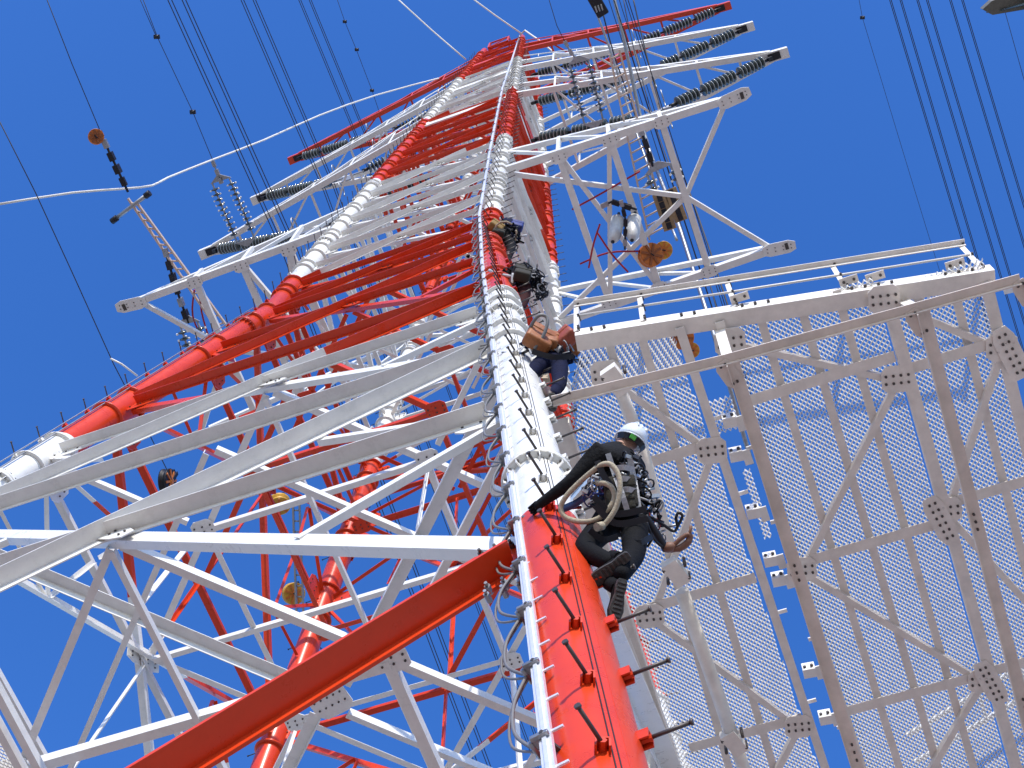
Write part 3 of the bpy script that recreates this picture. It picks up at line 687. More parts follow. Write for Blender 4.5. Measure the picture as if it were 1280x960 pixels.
def pulley(c, r, nrm, label, m=M_orange, ecc=True):
    c = V(c); nrm = V(nrm).normalized(); t = thing('stringing_pulley', c, label, 'pulley', 'stringing pulleys hung on the tower')
    mb = MB(); mb.lathe(c - nrm * .13, c + nrm * .13, [(0, r * .92), (0, r), (.2, r), (.35, r * .84), (.65, r * .84), (.8, r), (1, r), (1, r * .92)], 24); w = mb.build('wheel', m, t)
    h, v = MB().frame(nrm); mb = MB()
    for k in range(4): a = k * math.pi / 4 + .4; d = h * math.cos(a) + v * math.sin(a); mb.bar(c + nrm * .14 - d * r * .92, c + nrm * .14 + d * r * .92, .07, .05, nrm)
    mb.cyl(c - nrm * .2, c + nrm * .2, r * .2, n=12); mb.build('spoke', M_spoke if m is M_orange else M_orange, w)
    mb = MB(); mb.bar(c - nrm * .18 - V((0, 0, .05)), c - nrm * .18 + V((0, 0, r * 1.5)), .12, .03, nrm); mb.bar(c + nrm * .18 - V((0, 0, .05)), c + nrm * .18 + V((0, 0, r * 1.5)), .12, .03, nrm); mb.box(c + V((0, 0, r * 1.5)), .2, .2, .14); mb.build('hanger', M_dark, t)
lk = V((.16, -.33, -.93))
pulley((-8.977, -7.479, 45.000), .24, lk + V((.3, .2, 0)), 'small orange wheel on a wire against the open sky, far upper left')
pulley((6.050, 1.380, 44.000), .37, lk + V((.3, 0, 0)), 'large orange wheel with cross spokes right of the two steel cans')
pulley((6.449, 1.507, 44.500), .28, lk, 'smaller amber wheel just right of the large orange wheel', M_yellow)
pulley((-7.757, 5.157, 43.000), .36, lk + V((0, .6, 0)), 'amber wheel half hidden behind red bracing left of the far red leg', M_yellow)
pulley((-8.198, 7.888, 42.000), .36, lk + V((.5, 0, 0)), 'dull amber wheel hanging in front of blue sky left of the far red leg', M_yellow)
pulley((-10.899, 3.261, 43.000), .42, V((1, .2, -.1)), 'black pulley wheel seen edge on below the upper left red leg', M_dark)
pulley((6.236, 3.521, 42.000), .36, lk, 'brown wheel behind the mesh at the head of the first blue gap', M_orange)
pulley((6.387, 4.000, 42.000), .24, lk, 'little yellow block in the first blue gap of the platform', M_yellow)
for i, (pa, pb, nm) in enumerate((((5.476, -0.123, 43.600), (5.185, 0.218, 42.600), 'left'), ((5.959, 0.017, 43.600), (5.734, 0.356, 42.600), 'right'))):
    a, b = V(pa), V(pb); t = thing('steel_canister', a, 'bright round-bottomed steel can hanging from the lower right arm, the %s of two' % nm, 'canister', 'hanging steel cans'); u = (b - a).normalized()
    mb = MB(); mb.lathe(a, b, [(0, .18), (.04, .215), (.62, .215), (.78, .2), (.9, .15), (1, .07)], 20); mb.build('shell', mat('dull silver', (.5, .5, .5), .5, .15, .15, 8), t)
    mb = MB(); mb.cyl(b - u * .05, b + u * .03, .055, n=12); mb.cyl(a - u * .3, a, .05, n=8); mb.build('fitting', M_dark, t)
for pts, r, lab in (([(5.786, -0.847, 42.800), (5.733, -0.229, 42.800), (5.433, 0.621, 42.800)], .05, 'dark hanger bolt between the two steel cans'), ([(5.152, -0.678, 43.500), (5.491, -0.716, 43.500), (5.850, -0.436, 43.500), (6.113, -0.242, 43.500)], .06, 'dark shackle train above the two steel cans')):
    chain(pts, r, lab)
b_ = thing('pulley_block', (6.567, -4.512, 60.000), 'black pulley block at the top edge of the picture, right of the tower top', 'pulley block')
mb = MB(); mb.box((6.547, -4.552, 60.000), .5, 1.1, .3, (.95, -.2, 0), (.2, .95, 0), mi=0, bev=.06); mb.build('cheek', M_dark, b_)
mb = MB()
for k in range(3): p = V((6.548, -4.355, 60.000)) + V((k * .12 - .1, 0, 0)); mb.cyl(p - V((.03, 0, 0)), p + V((.03, 0, 0)), .2, n=14)
mb.build('sheave', M_galv, b_)

# ------------------------------------------------------------------ wires and ropes
def wire(pts, r, label, name='power_line', cat='wire', group=None, m=M_wire, n=5, sub=0):
    mb = MB(); mb.tube([V(p) for p in pts], r, n, sub=sub); o = mb.build(name, m, None, pts[0]); return tag(o, label, cat, group)
GW = 'conductors of the quad bundles'
def sagz(z0, y, s): return z0 - s * abs(y) + .00028 * y * y
for s, side in ((1, 'right'), (-1, 'left')):
    for nm, (xo, xa, xi, za) in Xs.items():
        xc = s * (xa - .55) if s > 0 else -(xa + .1)
        for dx, dn in ((-.25, 'inner' if s > 0 else 'outer'), (.25, 'outer' if s > 0 else 'inner')):
            for dz, en in ((-.2, 'lower'), (.25, 'upper')):
                z0 = za - 1.5 + dz; ys = [-170, -90, -50, -25, -12, -4, 0, 4, 12, 25, 50, 90, 170]
                wire([(xc + dx, y, sagz(z0, y, .085 if y < 0 else .16)) for y in ys], .02, '%s %s wire of the bundle under the %s insulator V on the %s' % (en, dn, nm, side), group=GW)
for k, (x0, x1, nm) in enumerate(((1112, 1125, 'first'), (1146, 1158, 'second'), (1187, 1202, 'third'))):
    for xx, wn in ((x0, 'left'), (x1, 'right')):
        for d, en in ((0, 'left'), (2.2, 'right')):
            a = V({1112: (18.794, 0.521, 68.000), 1125: (19.229, 0.674, 68.000), 1146: (19.932, 0.921, 68.000), 1158: (20.333, 1.062, 68.000), 1187: (21.302, 1.403, 68.000), 1202: (21.803, 1.579, 68.000)}[xx]) + V((d * .03, 0, 0))
            b = V({1112: (19.178, 9.933, 68.000), 1125: (19.599, 10.078, 68.000), 1146: (20.371, 10.345, 68.000), 1158: (20.791, 10.490, 68.000), 1187: (21.806, 10.841, 68.000), 1202: (22.331, 11.022, 68.000)}[xx]) + V((d * .03, 0, 0))
            u = b - a; wire([a - u * 16, a - u * 6 - V((0, 0, -.6)), a, b, b + u * 6 - V((0, 0, .6)), b + u * 16 - V((0, 0, 3))], .019, '%s strand of the %s pair in the %s bundle of the far right wires' % (en, wn, nm), group='wires of the neighbouring line, right')
SW = [(([(18.590, 0.825, 75.000), (18.501, 2.103, 75.000), (18.847, 11.597, 75.000), (18.944, 13.989, 75.000), (19.216, 20.106, 75.000)]), .012, 'single hair-thin wire left of the far right bundles'),
      (([(23.493, 2.542, 68.000), (23.672, 6.367, 68.000)]), .014, 'lone wire crossing the top right corner under the grey arm tip'),
      (([(-8.560, -11.919, 45.000), (-8.701, -9.729, 45.000), (-8.779, -7.489, 45.000)]), .014, 'thin wire from the top edge down to the small orange wheel'),
      (([(-9.357, -9.271, 40.000), (-9.311, -7.028, 40.000), (-9.359, -4.606, 40.000), (-9.436, -1.700, 40.000), (-9.395, -0.367, 40.000), (-9.368, 2.228, 40.000)]), .015, 'thin slanting wire crossing the open sky at far left'),
      (([(-9.946, -10.962, 58.000), (-10.031, -9.222, 58.000), (-9.921, -6.104, 58.000), (-9.962, -3.967, 58.000)]), .015, 'thin wire with two clamps leading to the left pale insulators'),
      (([(-10.065, -11.004, 58.000), (-10.065, -9.299, 58.000)]), .014, 'second strand joining the clamped wire at top left'),
      (([(-7.695, -7.378, 84.000), (-7.762, -5.765, 84.000), (-7.726, -4.141, 84.000), (-7.732, -1.638, 84.000), (-7.796, -0.339, 84.000)]), .016, 'fine wire with dampers left of the tower top'),
      (([(4.909, -5.734, 58.000), (4.867, -4.480, 58.000), (4.963, -3.805, 58.000)]), .015, 'thin wire meeting the right pale double insulators at the tower top')]
for pts, r, lab in SW: wire(pts, r, lab)
for c, lab in (((-10.048, -9.261, 58.000), 'wire clamp nearest the top edge on the clamped left wire'), ((-9.921, -6.104, 58.000), 'lower wire clamp on the clamped left wire'), ((-7.762, -5.765, 84.000), 'upper damper on the fine wire left of the tower top'), ((-7.699, -4.084, 84.000), 'middle damper on the fine wire left of the tower top'), ((-7.732, -1.638, 84.000), 'lowest damper on the fine wire left of the tower top'), ((18.501, 2.103, 75.000), 'tiny clamp on the hair-thin right wire')):
    mb = MB(); mb.box(c, .22, .16, .12, (1, .3, 0), (-.3, 1, 0)); mb.cyl(V(c) - V((.1, 0, .06)), V(c) + V((.1, 0, -.06)), .06, n=8); tag(mb.build('wire_clamp', M_dark, None, c), lab, 'clamp', 'small clamps on the wires')
CB = [(([(7.245, -4.483, 62.000), (7.130, -2.858, 61.000), (6.769, 0.752, 59.000), (6.864, 2.128, 56.000), (7.029, 2.663, 52.000), (7.077, 3.584, 49.000), (7.118, 4.522, 46.000), (7.116, 5.919, 44.000), (7.046, 8.626, 43.000)]), .075, 'thick grey cable running down past the brown boards, the outer one'),
      (([(6.342, -4.361, 62.000), (6.459, -2.584, 61.000), (6.462, 0.133, 59.000), (6.580, 1.599, 56.000), (6.728, 2.185, 52.000), (6.863, 2.612, 49.000)]), .05, 'grey pulling cable from the black pulley block to the brown boards'),
      (([(6.632, -4.090, 62.000), (6.544, -2.214, 61.000), (6.644, 0.196, 59.000), (6.595, 2.368, 56.000)]), .03, 'thin steel rope beside the pulling cable'),
      (([(8.005, -3.786, 66.000), (7.818, -1.670, 64.000), (7.648, 1.265, 60.000), (7.772, 2.941, 56.000), (7.828, 4.153, 50.000), (7.826, 5.783, 46.000)]), .03, 'dark rope right of the thick grey cable'),
      (([(7.610, -3.925, 66.000), (7.366, -1.828, 64.000), (7.278, 1.137, 60.000), (7.422, 2.821, 56.000), (7.486, 4.035, 50.000), (7.412, 5.349, 46.000)]), .022, 'dark rope close to the thick grey cable')]
for pts, r, lab in CB: wire(pts, r, lab, 'pulling_cable', 'cable', m=M_galv if r > .04 else M_wire, n=8, sub=3)
RP = [(([(-14.414, -6.292, 48.000), (-12.598, -5.592, 50.000), (-11.181, -5.001, 51.000), (-10.544, -4.654, 52.000), (-10.571, -4.490, 54.000), (-9.983, -4.078, 58.000), (-9.040, -3.538, 63.000), (-7.683, -3.038, 69.000), (-5.740, -2.459, 74.000), (-3.213, -1.546, 79.500)]), .042, 'white rope stretched from the left edge to the tower top'),
      (([(-4.600, -6.196, 84.000), (-2.970, -3.832, 82.000), (-1.515, -1.964, 80.000)]), .04, 'white rope slanting from the top edge to the left end of the red top arm'),
      (([(-1.036, -4.508, 88.000), (0.209, -2.925, 87.000), (1.328, -1.530, 86.500)]), .045, 'white rope from the top edge to the head of the climbing rail')]
for pts, r, lab in RP: wire(pts, r, lab, 'rope', 'rope', 'white ropes at the tower top', M_rope, 8, 2)
for pts, lab in ((([(4.244, -0.753, 44.000), (5.328, -0.953, 44.000), (6.544, -1.204, 44.000)]), 'red cord crossing above the steel cans'), (([(3.926, 0.947, 44.000), (4.849, 0.888, 44.000), (5.788, 1.157, 44.000)]), 'red cord below the steel cans'), (([(4.804, -0.107, 43.000), (5.015, 0.695, 43.000), (5.298, 1.370, 43.000)]), 'red cord slanting down beside the left steel can'), (([(4.226, 0.871, 43.000), (4.597, 0.212, 43.000), (4.970, -0.308, 43.000)]), 'red cord rising left of the steel cans'), (([(-8.116, -1.971, 45.000), (-8.535, -1.172, 45.000), (-8.559, -0.167, 45.000)]), 'red cord beside the ladder foot, the left one'), (([(-7.891, -2.092, 45.000), (-8.207, -1.204, 45.000), (-8.353, -0.242, 45.000)]), 'red cord beside the ladder foot, the right one')):
    wire(pts, .03, lab, 'cord', 'cord', 'red cords of the rigging', M_redrope, 5, 4)
wire([(-9.450, -1.888, 40.000), (-9.214, -1.625, 40.000), (-8.929, -1.136, 40.000)], .03, 'short white arm reaching from the upper left leg to the slanting wire', 'standoff_rod', 'rod', m=M_white)
# thin guard wires beside leg B's step bolts
for dd, lab in ((.33, 'outer life line wire along the step bolts of the upper left leg'), (.25, 'inner life line wire along the step bolts of the upper left leg')):
    wire([leg_p('B', z) + V((-.12 * -1 * 0 + .12, -1, 0)).normalized() * 0 + V((.1, -dd - .05, 0)) for z in (18, 22, 26, 30, 34)], .012, lab, 'life_line', 'wire', 'life lines of the upper left leg', M_galv)
# neighbouring tower's arm tip, top right corner
t = thing('distant_cross_arm', (23.913, 3.758, 74.000), 'olive grey arm tip of another pylon with dark discs, top right corner', 'pylon arm')
a, b = V((23.949, 3.771, 74.000)), V((25.045, 3.793, 74.000)); u = (b - a).normalized(); u = V((u.x, u.y, 0)).normalized(); m_n = mat('olive grey paint', (.13, .125, .10), .6, .2, .3, 5)
mb = MB(); mb.prism(a, a + V((0, 0, .5)), [(0, -.3), (.5, -.55), (2.4, -.62), (9, -1.4), (9, 1.4), (2.4, .42), (.4, .12)], u, u.cross(V((0, 0, -1)))); mb.bar(a + u * .3 + V((0, 0, .6)), a + u * 6 + V((0, 0, 2.5)), .12, .12); mb.build('arm_tip', m_n, t)
mb = MB(); q = a + u * 2.0 + V((0, 0, -.2)); e_ = a + u * 8 + V((0, 0, -2.5)); mb.tube([a + u * .8, e_], .06, 6, 0)
for i in range(14): c = q.lerp(e_, i / 14); d = (e_ - q).normalized(); mb.lathe(c - d * .09, c + d * .09, [(0, .08), (.3, .34), (.7, .34), (1, .08)], 16, 0, [0, 1, 0])
mb.build('disc_stack', [M_porc, M_rim], t)

# ------------------------------------------------------------------ people
BACK = V((.16, -.35, -.92)).normalized()      # the workers lean out, their backs look down and out
RAD = dict(pelvis=.145, waist=.135, chest=.165, upper=.15, neck=.062, skull=.088, crown=.07, lsh=.08, rsh=.08, lel=.05, rel=.05, lwr=.033, rwr=.033, lhand=.036, rhand=.036,
           lhip=.10, rhip=.10, lkn=.068, rkn=.068, lan=.05, ran=.05)
EDG = [('pelvis', 'waist'), ('waist', 'chest'), ('chest', 'upper'), ('upper', 'neck'), ('neck', 'skull'), ('skull', 'crown'), ('upper', 'lsh'), ('lsh', 'lel'), ('lel', 'lwr'), ('lwr', 'lhand'),
       ('upper', 'rsh'), ('rsh', 'rel'), ('rel', 'rwr'), ('rwr', 'rhand'), ('pelvis', 'lhip'), ('lhip', 'lkn'), ('lkn', 'lan'), ('pelvis', 'rhip'), ('rhip', 'rkn'), ('rkn', 'ran')]
def person(J, label, mats, boots, look, leather=None, bulk=1.):
    """mats: jacket, trousers, glove.  J: joint positions; the body is one skinned surface"""
    J = {k: V(p) for k, p in J.items()}
    J.setdefault('waist', J['pelvis'].lerp(J['upper'], .38)); J.setdefault('chest', J['pelvis'].lerp(J['upper'], .75))
    up = (J['upper'] - J['pelvis']).normalized(); J.setdefault('crown', J['skull'] + up * .1)
    names = list(RAD); idx = {n: i for i, n in enumerate(names)}
    me = bpy.data.meshes.new('tmp'); me.from_pydata([J[n] for n in names], [(idx[a], idx[b]) for a, b in EDG], [])
    o = bpy.data.objects.new('tmp', me); col.objects.link(o); o.modifiers.new('s', 'SKIN'); o.modifiers.new('u', 'SUBSURF').levels = 2; sm_ = o.modifiers.new('m', 'SMOOTH'); sm_.factor = .5; sm_.iterations = 7
    for n in names:
        sv = me.skin_vertices[0].data[idx[n]]; sv.radius = (RAD[n] * bulk * (1.42 if n[1:] in ('kn', 'an', 'hip') else 1.3), RAD[n] * bulk * (1.42 if n[1:] in ('kn', 'an', 'hip') else 1.3)); sv.use_root = n == 'pelvis'; sv.use_loose = False
    dg = bpy.context.evaluated_depsgraph_get(); dg.update(); ev = bpy.data.meshes.new_from_object(o.evaluated_get(dg))
    mb = MB(); vs = [v.co.copy() for v in ev.vertices]
    segs = [(J[a], J[b], a, b) for a, b in EDG]
    def part(c):
        best = None
        for A, B, a, b in segs:
            d = B - A; t = max(0, min(1, (c - A).dot(d) / d.length_squared)); q = (c - (A + d * t)).length / max(RAD[a], RAD[b])
            if best is None or q < best[0]: best = (q, b, t)
        return best
    used = sorted({i for f in ev.polygons for i in f.vertices}); new = {i: k for k, i in enumerate(used)}
    o_ = len(mb.v); mb.v += [tuple(vs[i]) for i in used]
    rnd = random.Random(3)
    for f in ev.polygons:
        c = V(f.center); q, b, t = part(c)
        mi = 0
        if b in ('lhip', 'rhip', 'lkn', 'rkn', 'lan', 'ran', 'waist') and not (b == 'waist' and t > .5): mi = 1
        if b in ('lhand', 'rhand'): mi = 2
        if b in ('skull', 'neck') and not (b == 'neck' and t < .75): mi = 3
        if b == 'crown': mi = 4
        mb.f.append(tuple(new[i] + o_ for i in f.vertices)); mb.m.append(mi); mb.sm.append(True)
    bpy.data.objects.remove(o); bpy.data.meshes.remove(me)
    # face: nose, brow, mouth and ears on the looking side
    look = V(look); hd = (J['crown'] - J['skull']).normalized(); look = (look - hd * look.dot(hd)).normalized(); sd = hd.cross(look); s0 = J['skull'] + hd * .02
    mb.ball(s0 + look * .085, .016, .026, .024, sd, hd, look, 3, 8, 6); mb.ball(s0 + look * .076 - hd * .045, .026, .008, .01, sd, hd, look, 3, 8, 5)
    for k in (-1, 1):
        mb.ball(s0 + sd * k * .084, .016, .018, .032, sd, look, hd, 3, 8, 6); mb.ball(s0 + look * .074 + sd * k * .03 + hd * .03, .013, .012, .009, sd, look, hd, 4, 8, 6)
    # hands: five bent fingers closing on what is held
    for k in ('l', 'r'):
        w, h = J[k + 'wr'], J[k + 'hand']; d = (h - w).normalized(); n = BACK; n = (n - d * n.dot(d)).normalized(); s_ = d.cross(n)
        for i, (off, ln) in enumerate(((-.03, .07), (-.01, .08), (.011, .075), (.031, .06))):
            p0 = h + s_ * off; p1 = p0 + d * ln * .6 - n * .01; p2 = p1 + d * ln * .25 - n * ln * .45; p3 = p2 - d * ln * .2 - n * ln * .3
            mb.tube([p0 - d * .05, p1, p2, p3], [.012, .011, .010, .008], 7, 2)
        p0 = h - d * .03 - s_ * .035; mb.tube([p0 + s_ * .03 - d * .02, p0 - s_ * .03 + d * .02 - n * .015, p0 - s_ * .03 + d * .05 - n * .045], [.014, .012, .009], 7, 2)
    root = thing('person', J['pelvis'], label, 'person', 'line workers climbing the near leg')
    mb.build('body', [mats[0], mats[1], mats[2], M_skin, M_hair], root)
    # boots
    for (heel, toe, ank) in boots:
        heel, toe, ank = V(heel), V(toe), V(ank); d = (toe - heel); L_ = d.length; d.normalize(); n = (ank - heel); n = (n - d * n.dot(d)).normalized(); s_ = d.cross(n)
        bm_ = MB(); o2 = len(bm_.v); st = [(0, .028, .075), (.06, .036, .10), (.2, .038, .115), (.38, .035, .105), (.55, .042, .075), (.75, .05, .058), (.92, .04, .045), (1, .022, .03)]
        N = 12
        for t, w, hh in st:
            for i in range(N):
                a = 2 * math.pi * i / N; x = math.cos(a); y = math.sin(a)
                bm_.v.append(tuple(heel + d * L_ * t + s_ * x * w + n * (.03 + hh * (.5 + .5 * y) * (1 if y > 0 else 1))))
        for j in range(len(st) - 1):
            for i in range(N): bm_.f.append((o2 + j * N + i, o2 + j * N + (i + 1) % N, o2 + (j + 1) * N + (i + 1) % N, o2 + (j + 1) * N + i)); bm_.m.append(0); bm_.sm.append(True)
        bm_.f.append(tuple(o2 + i for i in range(N))); bm_.m.append(0); bm_.sm.append(True); bm_.f.append(tuple(o2 + (len(st) - 1) * N + i for i in range(N))); bm_.m.append(0); bm_.sm.append(True)
        bm_.cyl(heel + d * L_ * .2 + n * .08, ank + (ank - heel).normalized() * .06, .05, .06, 14)
        bt = bm_.build('boot', leather or M_black, root)
        sm = MB(); prof = [(-.01, .022), (.03, .034), (.2, .038), (.36, .033), (.55, .044), (.75, .052), (.92, .042), (1.01, .02)]
        top_ = [heel + d * L_ * t + s_ * w for t, w in prof] + [heel + d * L_ * t - s_ * w for t, w in reversed(prof)]; m_ = len(top_)
        sm.add([p + n * .032 for p in top_] + [p for p in top_], [tuple(range(m_)), tuple(range(m_, 2 * m_))[::-1]] + [(i, (i + 1) % m_, m_ + (i + 1) % m_, m_ + i) for i in range(m_)])
        for k in range(9): t = .08 + .1 * k; c = heel + d * L_ * t - n * .004; sm.box(c, .062 if k not in (3,) else .05, .014, .012, s_, d, n)
        sm.build('sole', M_sole, bt)
    return root, J
def strap(pts, w, m, root, nm='harness_strap', nrm=BACK, t=.006):
    pts = spline([V(p) + BACK * .19 for p in pts], 5); mb = MB()
    for a, b in zip(pts[:-1], pts[1:]): mb.bar(a, b + (b - a) * .06, w, t, nrm)
    return mb.build(nm, m, root)
def helmet(c, up, look, root, r=.128):
    c = V(c); up = V(up).normalized(); look = V(look); look = (look - up * look.dot(up)).normalized(); s_ = up.cross(look)
    mb = MB(); mb.ball(c, r * .93, r * 1.12, r * 1.02, s_, look, up, 0, 28, 12, -.12)
    o = len(mb.v); N = 28
    for k, (rr, dz) in enumerate(((1.0, -.12), (1.1, -.2), (1.08, -.24))):
        for i in range(N): a = 2 * math.pi * i / N; f_ = 1 + (.22 * max(0, math.sin(a)) if k else 0); mb.v.append(tuple(c + s_ * math.cos(a) * r * .93 * rr + look * math.sin(a) * r * 1.12 * rr * f_ + up * r * dz))
    for k in range(2):
        for i in range(N): mb.f.append((o + k * N + i, o + k * N + (i + 1) % N, o + (k + 1) * N + (i + 1) % N, o + (k + 1) * N + i)); mb.m.append(0); mb.sm.append(True)
    for k in (-.3, 0, .3): mb.tube([c + s_ * r * k + look * r * (1.1 * math.sin(a) * .96) + up * r * (1.0 * math.cos(a)) * (1.03 - .08 * abs(k)) for a in [x * .25 - 1 for x in range(9)]], .008, 6)
    h = mb.build('helmet', M_helm, root)
    mb = MB(); pts = [c + s_ * r * .9 * math.cos(a) + look * r * 1.05 * math.sin(a) - up * r * .42 for a in [math.pi + x * math.pi / 10 for x in range(11)]]
    for a, b in zip(pts[:-1], pts[1:]): mb.bar(a, b, .045, .008, (a - c))
    mb.build('head_band', M_dark, h)
    mb = MB(); mb.box(c - look * r * 1.1 - up * r * .42 + s_ * .04, .05, .014, .04, s_, look, up); mb.build('adjuster', M_green, h)
    return h
def clutter(pts, n, sz, root, seed, ms=None, nm='tool_hardware'):
    rnd = random.Random(seed); mb = MB(); pts = [V(p) for p in pts]
    ms = ms or [M_dark, M_galv, M_black, M_strap]
    for i in range(n):
        k = rnd.random() * (len(pts) - 1); a = pts[int(k)].lerp(pts[min(int(k) + 1, len(pts) - 1)], k % 1) + V((rnd.uniform(-1, 1), rnd.uniform(-1, 1), rnd.uniform(-1, 1))) * sz * .9
        d = V((rnd.uniform(-1, 1), rnd.uniform(-1, 1), rnd.uniform(-1, 1))).normalized(); q = rnd.random(); mi = rnd.randrange(len(ms))
        if q < .35: mb.cyl(a, a + d * sz * rnd.uniform(.6, 1.6), sz * rnd.uniform(.1, .22), n=8, mi=mi)
        elif q < .6: mb.box(a, sz * rnd.uniform(.3, .9), sz * rnd.uniform(.2, .6), sz * rnd.uniform(.15, .4), d, d.orthogonal(), d.cross(d.orthogonal()), mi)
        else:
            h, v = mb.frame(d); rr = sz * rnd.uniform(.3, .55); mb.tube([a + (h * math.cos(t) * rr * 1.5 + v * math.sin(t) * rr) for t in [x * .52 for x in range(13)]], sz * .09, 6, mi)
    return mb.build(nm, ms, root)
def pouch(c, w, h, d, up, nrm, m, root, nm='tool_pouch'):
    up = V(up).normalized(); nrm = V(nrm); nrm = (nrm - up * nrm.dot(up)).normalized(); s_ = up.cross(nrm); c = V(c)
    mb = MB(); mb.box(c, w, d, h, s_, nrm, up, 0, min(w, d, h) * .22); mb.box(c + up * h * .32 + nrm * d * .42, w * .96, d * .3, h * .36, s_, nrm, up, 0, min(w, d, h) * .1)
    return mb.build(nm, m, root)

# worker 1: nearest, black clothes and white helmet, reaching to the rail
J1 = {'pelvis': (6.481, -5.964, 12.167), 'upper': (6.525, -6.248, 12.489), 'neck': (6.603, -6.271, 12.618), 'skull': (6.657, -6.279, 12.737), 'lsh': (6.436, -6.389, 12.363), 'lel': (6.164, -6.305, 12.233), 'lwr': (5.882, -6.198, 12.255), 'lhand': (5.817, -6.164, 12.264), 'rsh': (6.649, -6.081, 12.612), 'rel': (6.604, -5.839, 12.734), 'rwr': (6.347, -5.854, 12.696), 'rhand': (6.278, -5.852, 12.683), 'lhip': (6.387, -5.984, 12.050), 'lkn': (6.167, -6.052, 11.575), 'lan': (6.409, -6.044, 11.216), 'rhip': (6.557, -5.935, 12.008), 'rkn': (6.536, -5.941, 11.469), 'ran': (6.440, -6.047, 11.008)}
up1 = V(J1['upper']) - V(J1['pelvis'])
w1, P1 = person(J1, 'nearest line worker, black clothes and white helmet, one arm stretched to the rail', (M_charcoal, M_black, M_black),
    [((6.541, -6.126, 11.138), (6.215, -6.025, 11.069), (6.423, -6.040, 11.324)), ((6.479, -6.090, 10.890), (6.350, -5.907, 10.696), (6.371, -5.992, 11.084))], (-.75, .5, .45), M_black)
helmet((6.686, -6.309, 12.699), up1 + V((.25, .1, 0)), (-.75, .5, .45), w1)
bk = lambda x, y, d: None
for pts in ([(6.494, -6.406, 12.346), (6.500, -6.274, 12.258), (6.521, -6.173, 12.086), (6.523, -6.030, 12.014)], [(6.638, -6.304, 12.367), (6.626, -6.194, 12.305), (6.619, -6.110, 12.145), (6.602, -5.992, 12.036)], [(6.504, -6.303, 12.269), (6.587, -6.299, 12.249), (6.644, -6.229, 12.309)], [(6.497, -6.227, 12.209), (6.574, -6.227, 12.200), (6.634, -6.143, 12.256)], [(6.502, -6.170, 12.146), (6.573, -6.171, 12.126), (6.634, -6.092, 12.184)]):
    strap(pts, .042, M_strap if pts[0][2] else M_strap, w1)
for pts in ([(6.409, -6.411, 12.259), (6.423, -6.320, 12.186), (6.459, -6.236, 12.130)], [(6.318, -6.245, 12.034), (6.422, -6.075, 11.992), (6.661, -6.017, 12.033)], [(6.316, -6.202, 11.954), (6.424, -6.031, 11.912), (6.651, -5.976, 11.953)]): strap(pts, .05, M_dark, w1, 'body_belt')
for pts in ([(6.242, -6.121, 11.752), (6.310, -6.001, 11.774), (6.412, -5.959, 11.841)], [(6.446, -5.946, 11.843), (6.557, -5.938, 11.687), (6.657, -5.901, 11.798)]): strap(pts, .045, M_dark, w1, 'leg_strap')
pouch((6.530, -6.188, 12.007), .25, .26, .12, up1, BACK, M_olive, w1); pouch((6.532, -6.144, 11.927), .19, .11, .08, up1, BACK, M_olive, w1)
pouch((6.647, -6.176, 12.152), .1, .2, .08, up1, BACK, M_dark, w1, 'bolt_bag')
clutter([(6.648, -6.345, 12.276), (6.665, -6.225, 12.215), (6.690, -6.071, 12.132), (6.687, -5.952, 12.058)], 60, .085, w1, 1); clutter([(6.402, -6.339, 12.103), (6.346, -6.288, 12.043), (6.279, -6.226, 11.999)], 22, .07, w1, 2, [M_galv, M_bluecloth, M_strap, M_dark])
clutter([(6.648, -5.976, 12.038), (6.701, -5.884, 12.014), (6.730, -5.777, 11.981)], 22, .07, w1, 5, [M_dark, M_black, M_galv, M_redplate]); clutter([(6.473, -6.281, 12.116), (6.572, -6.050, 11.944)], 14, .06, w1, 9, [M_dark, M_strap, M_black])
mb = MB(); mb.box((6.220, -6.258, 12.173), .2, .07, .09, V((6.283, -6.291, 12.195)) - V((6.157, -6.226, 12.150)), BACK); mb.build('rope_grab', mat('pale blue grab', (.35, .45, .60), .35), w1)
mb = MB(); mb.tube([(6.336, -6.257, 12.084), (6.177, -6.170, 12.134), (6.042, -6.121, 12.201)], .03, 8, sub=3); mb.build('lanyard_sleeve', mat('blue lanyard sleeve', (.03, .07, .18), .6), w1)
o = MB(); o.tube([(6.346, -6.114, 11.713), (6.422, -6.152, 11.739), (6.498, -6.209, 11.794), (6.553, -6.294, 11.866), (6.569, -6.373, 11.950), (6.536, -6.440, 12.022), (6.462, -6.444, 12.065), (6.361, -6.411, 12.057), (6.240, -6.356, 12.049), (6.132, -6.304, 12.013), (6.066, -6.243, 11.980), (6.074, -6.188, 11.930), (6.143, -6.147, 11.884), (6.246, -6.133, 11.832), (6.343, -6.138, 11.829), (6.435, -6.186, 11.840), (6.490, -6.234, 11.888), (6.493, -6.296, 11.931), (6.449, -6.333, 11.969), (6.386, -6.333, 12.012)], .021, 10, sub=5)
o.cyl((6.355, -6.122, 11.718), (6.319, -6.148, 11.667), .033, n=14); tag(o.build('safety_lanyard', M_beige, None, (6.322, -6.260, 11.976)), 'thick beige rope lanyard looped behind the nearest worker', 'rope')
o = MB(); o.tube([(6.182, -6.107, 12.166), (6.021, -6.081, 12.291), (5.875, -6.031, 12.410), (5.790, -6.025, 12.447)], .013, 8, sub=3); o.tube([(5.883, -6.052, 12.365), (5.894, -6.002, 12.241), (5.918, -5.968, 12.126)], .016, 8, sub=3); o.box((5.741, -5.998, 12.429), .12, .05, .12, (.9, -.3, 0), (.3, .9, 0), mi=1, bev=.015)
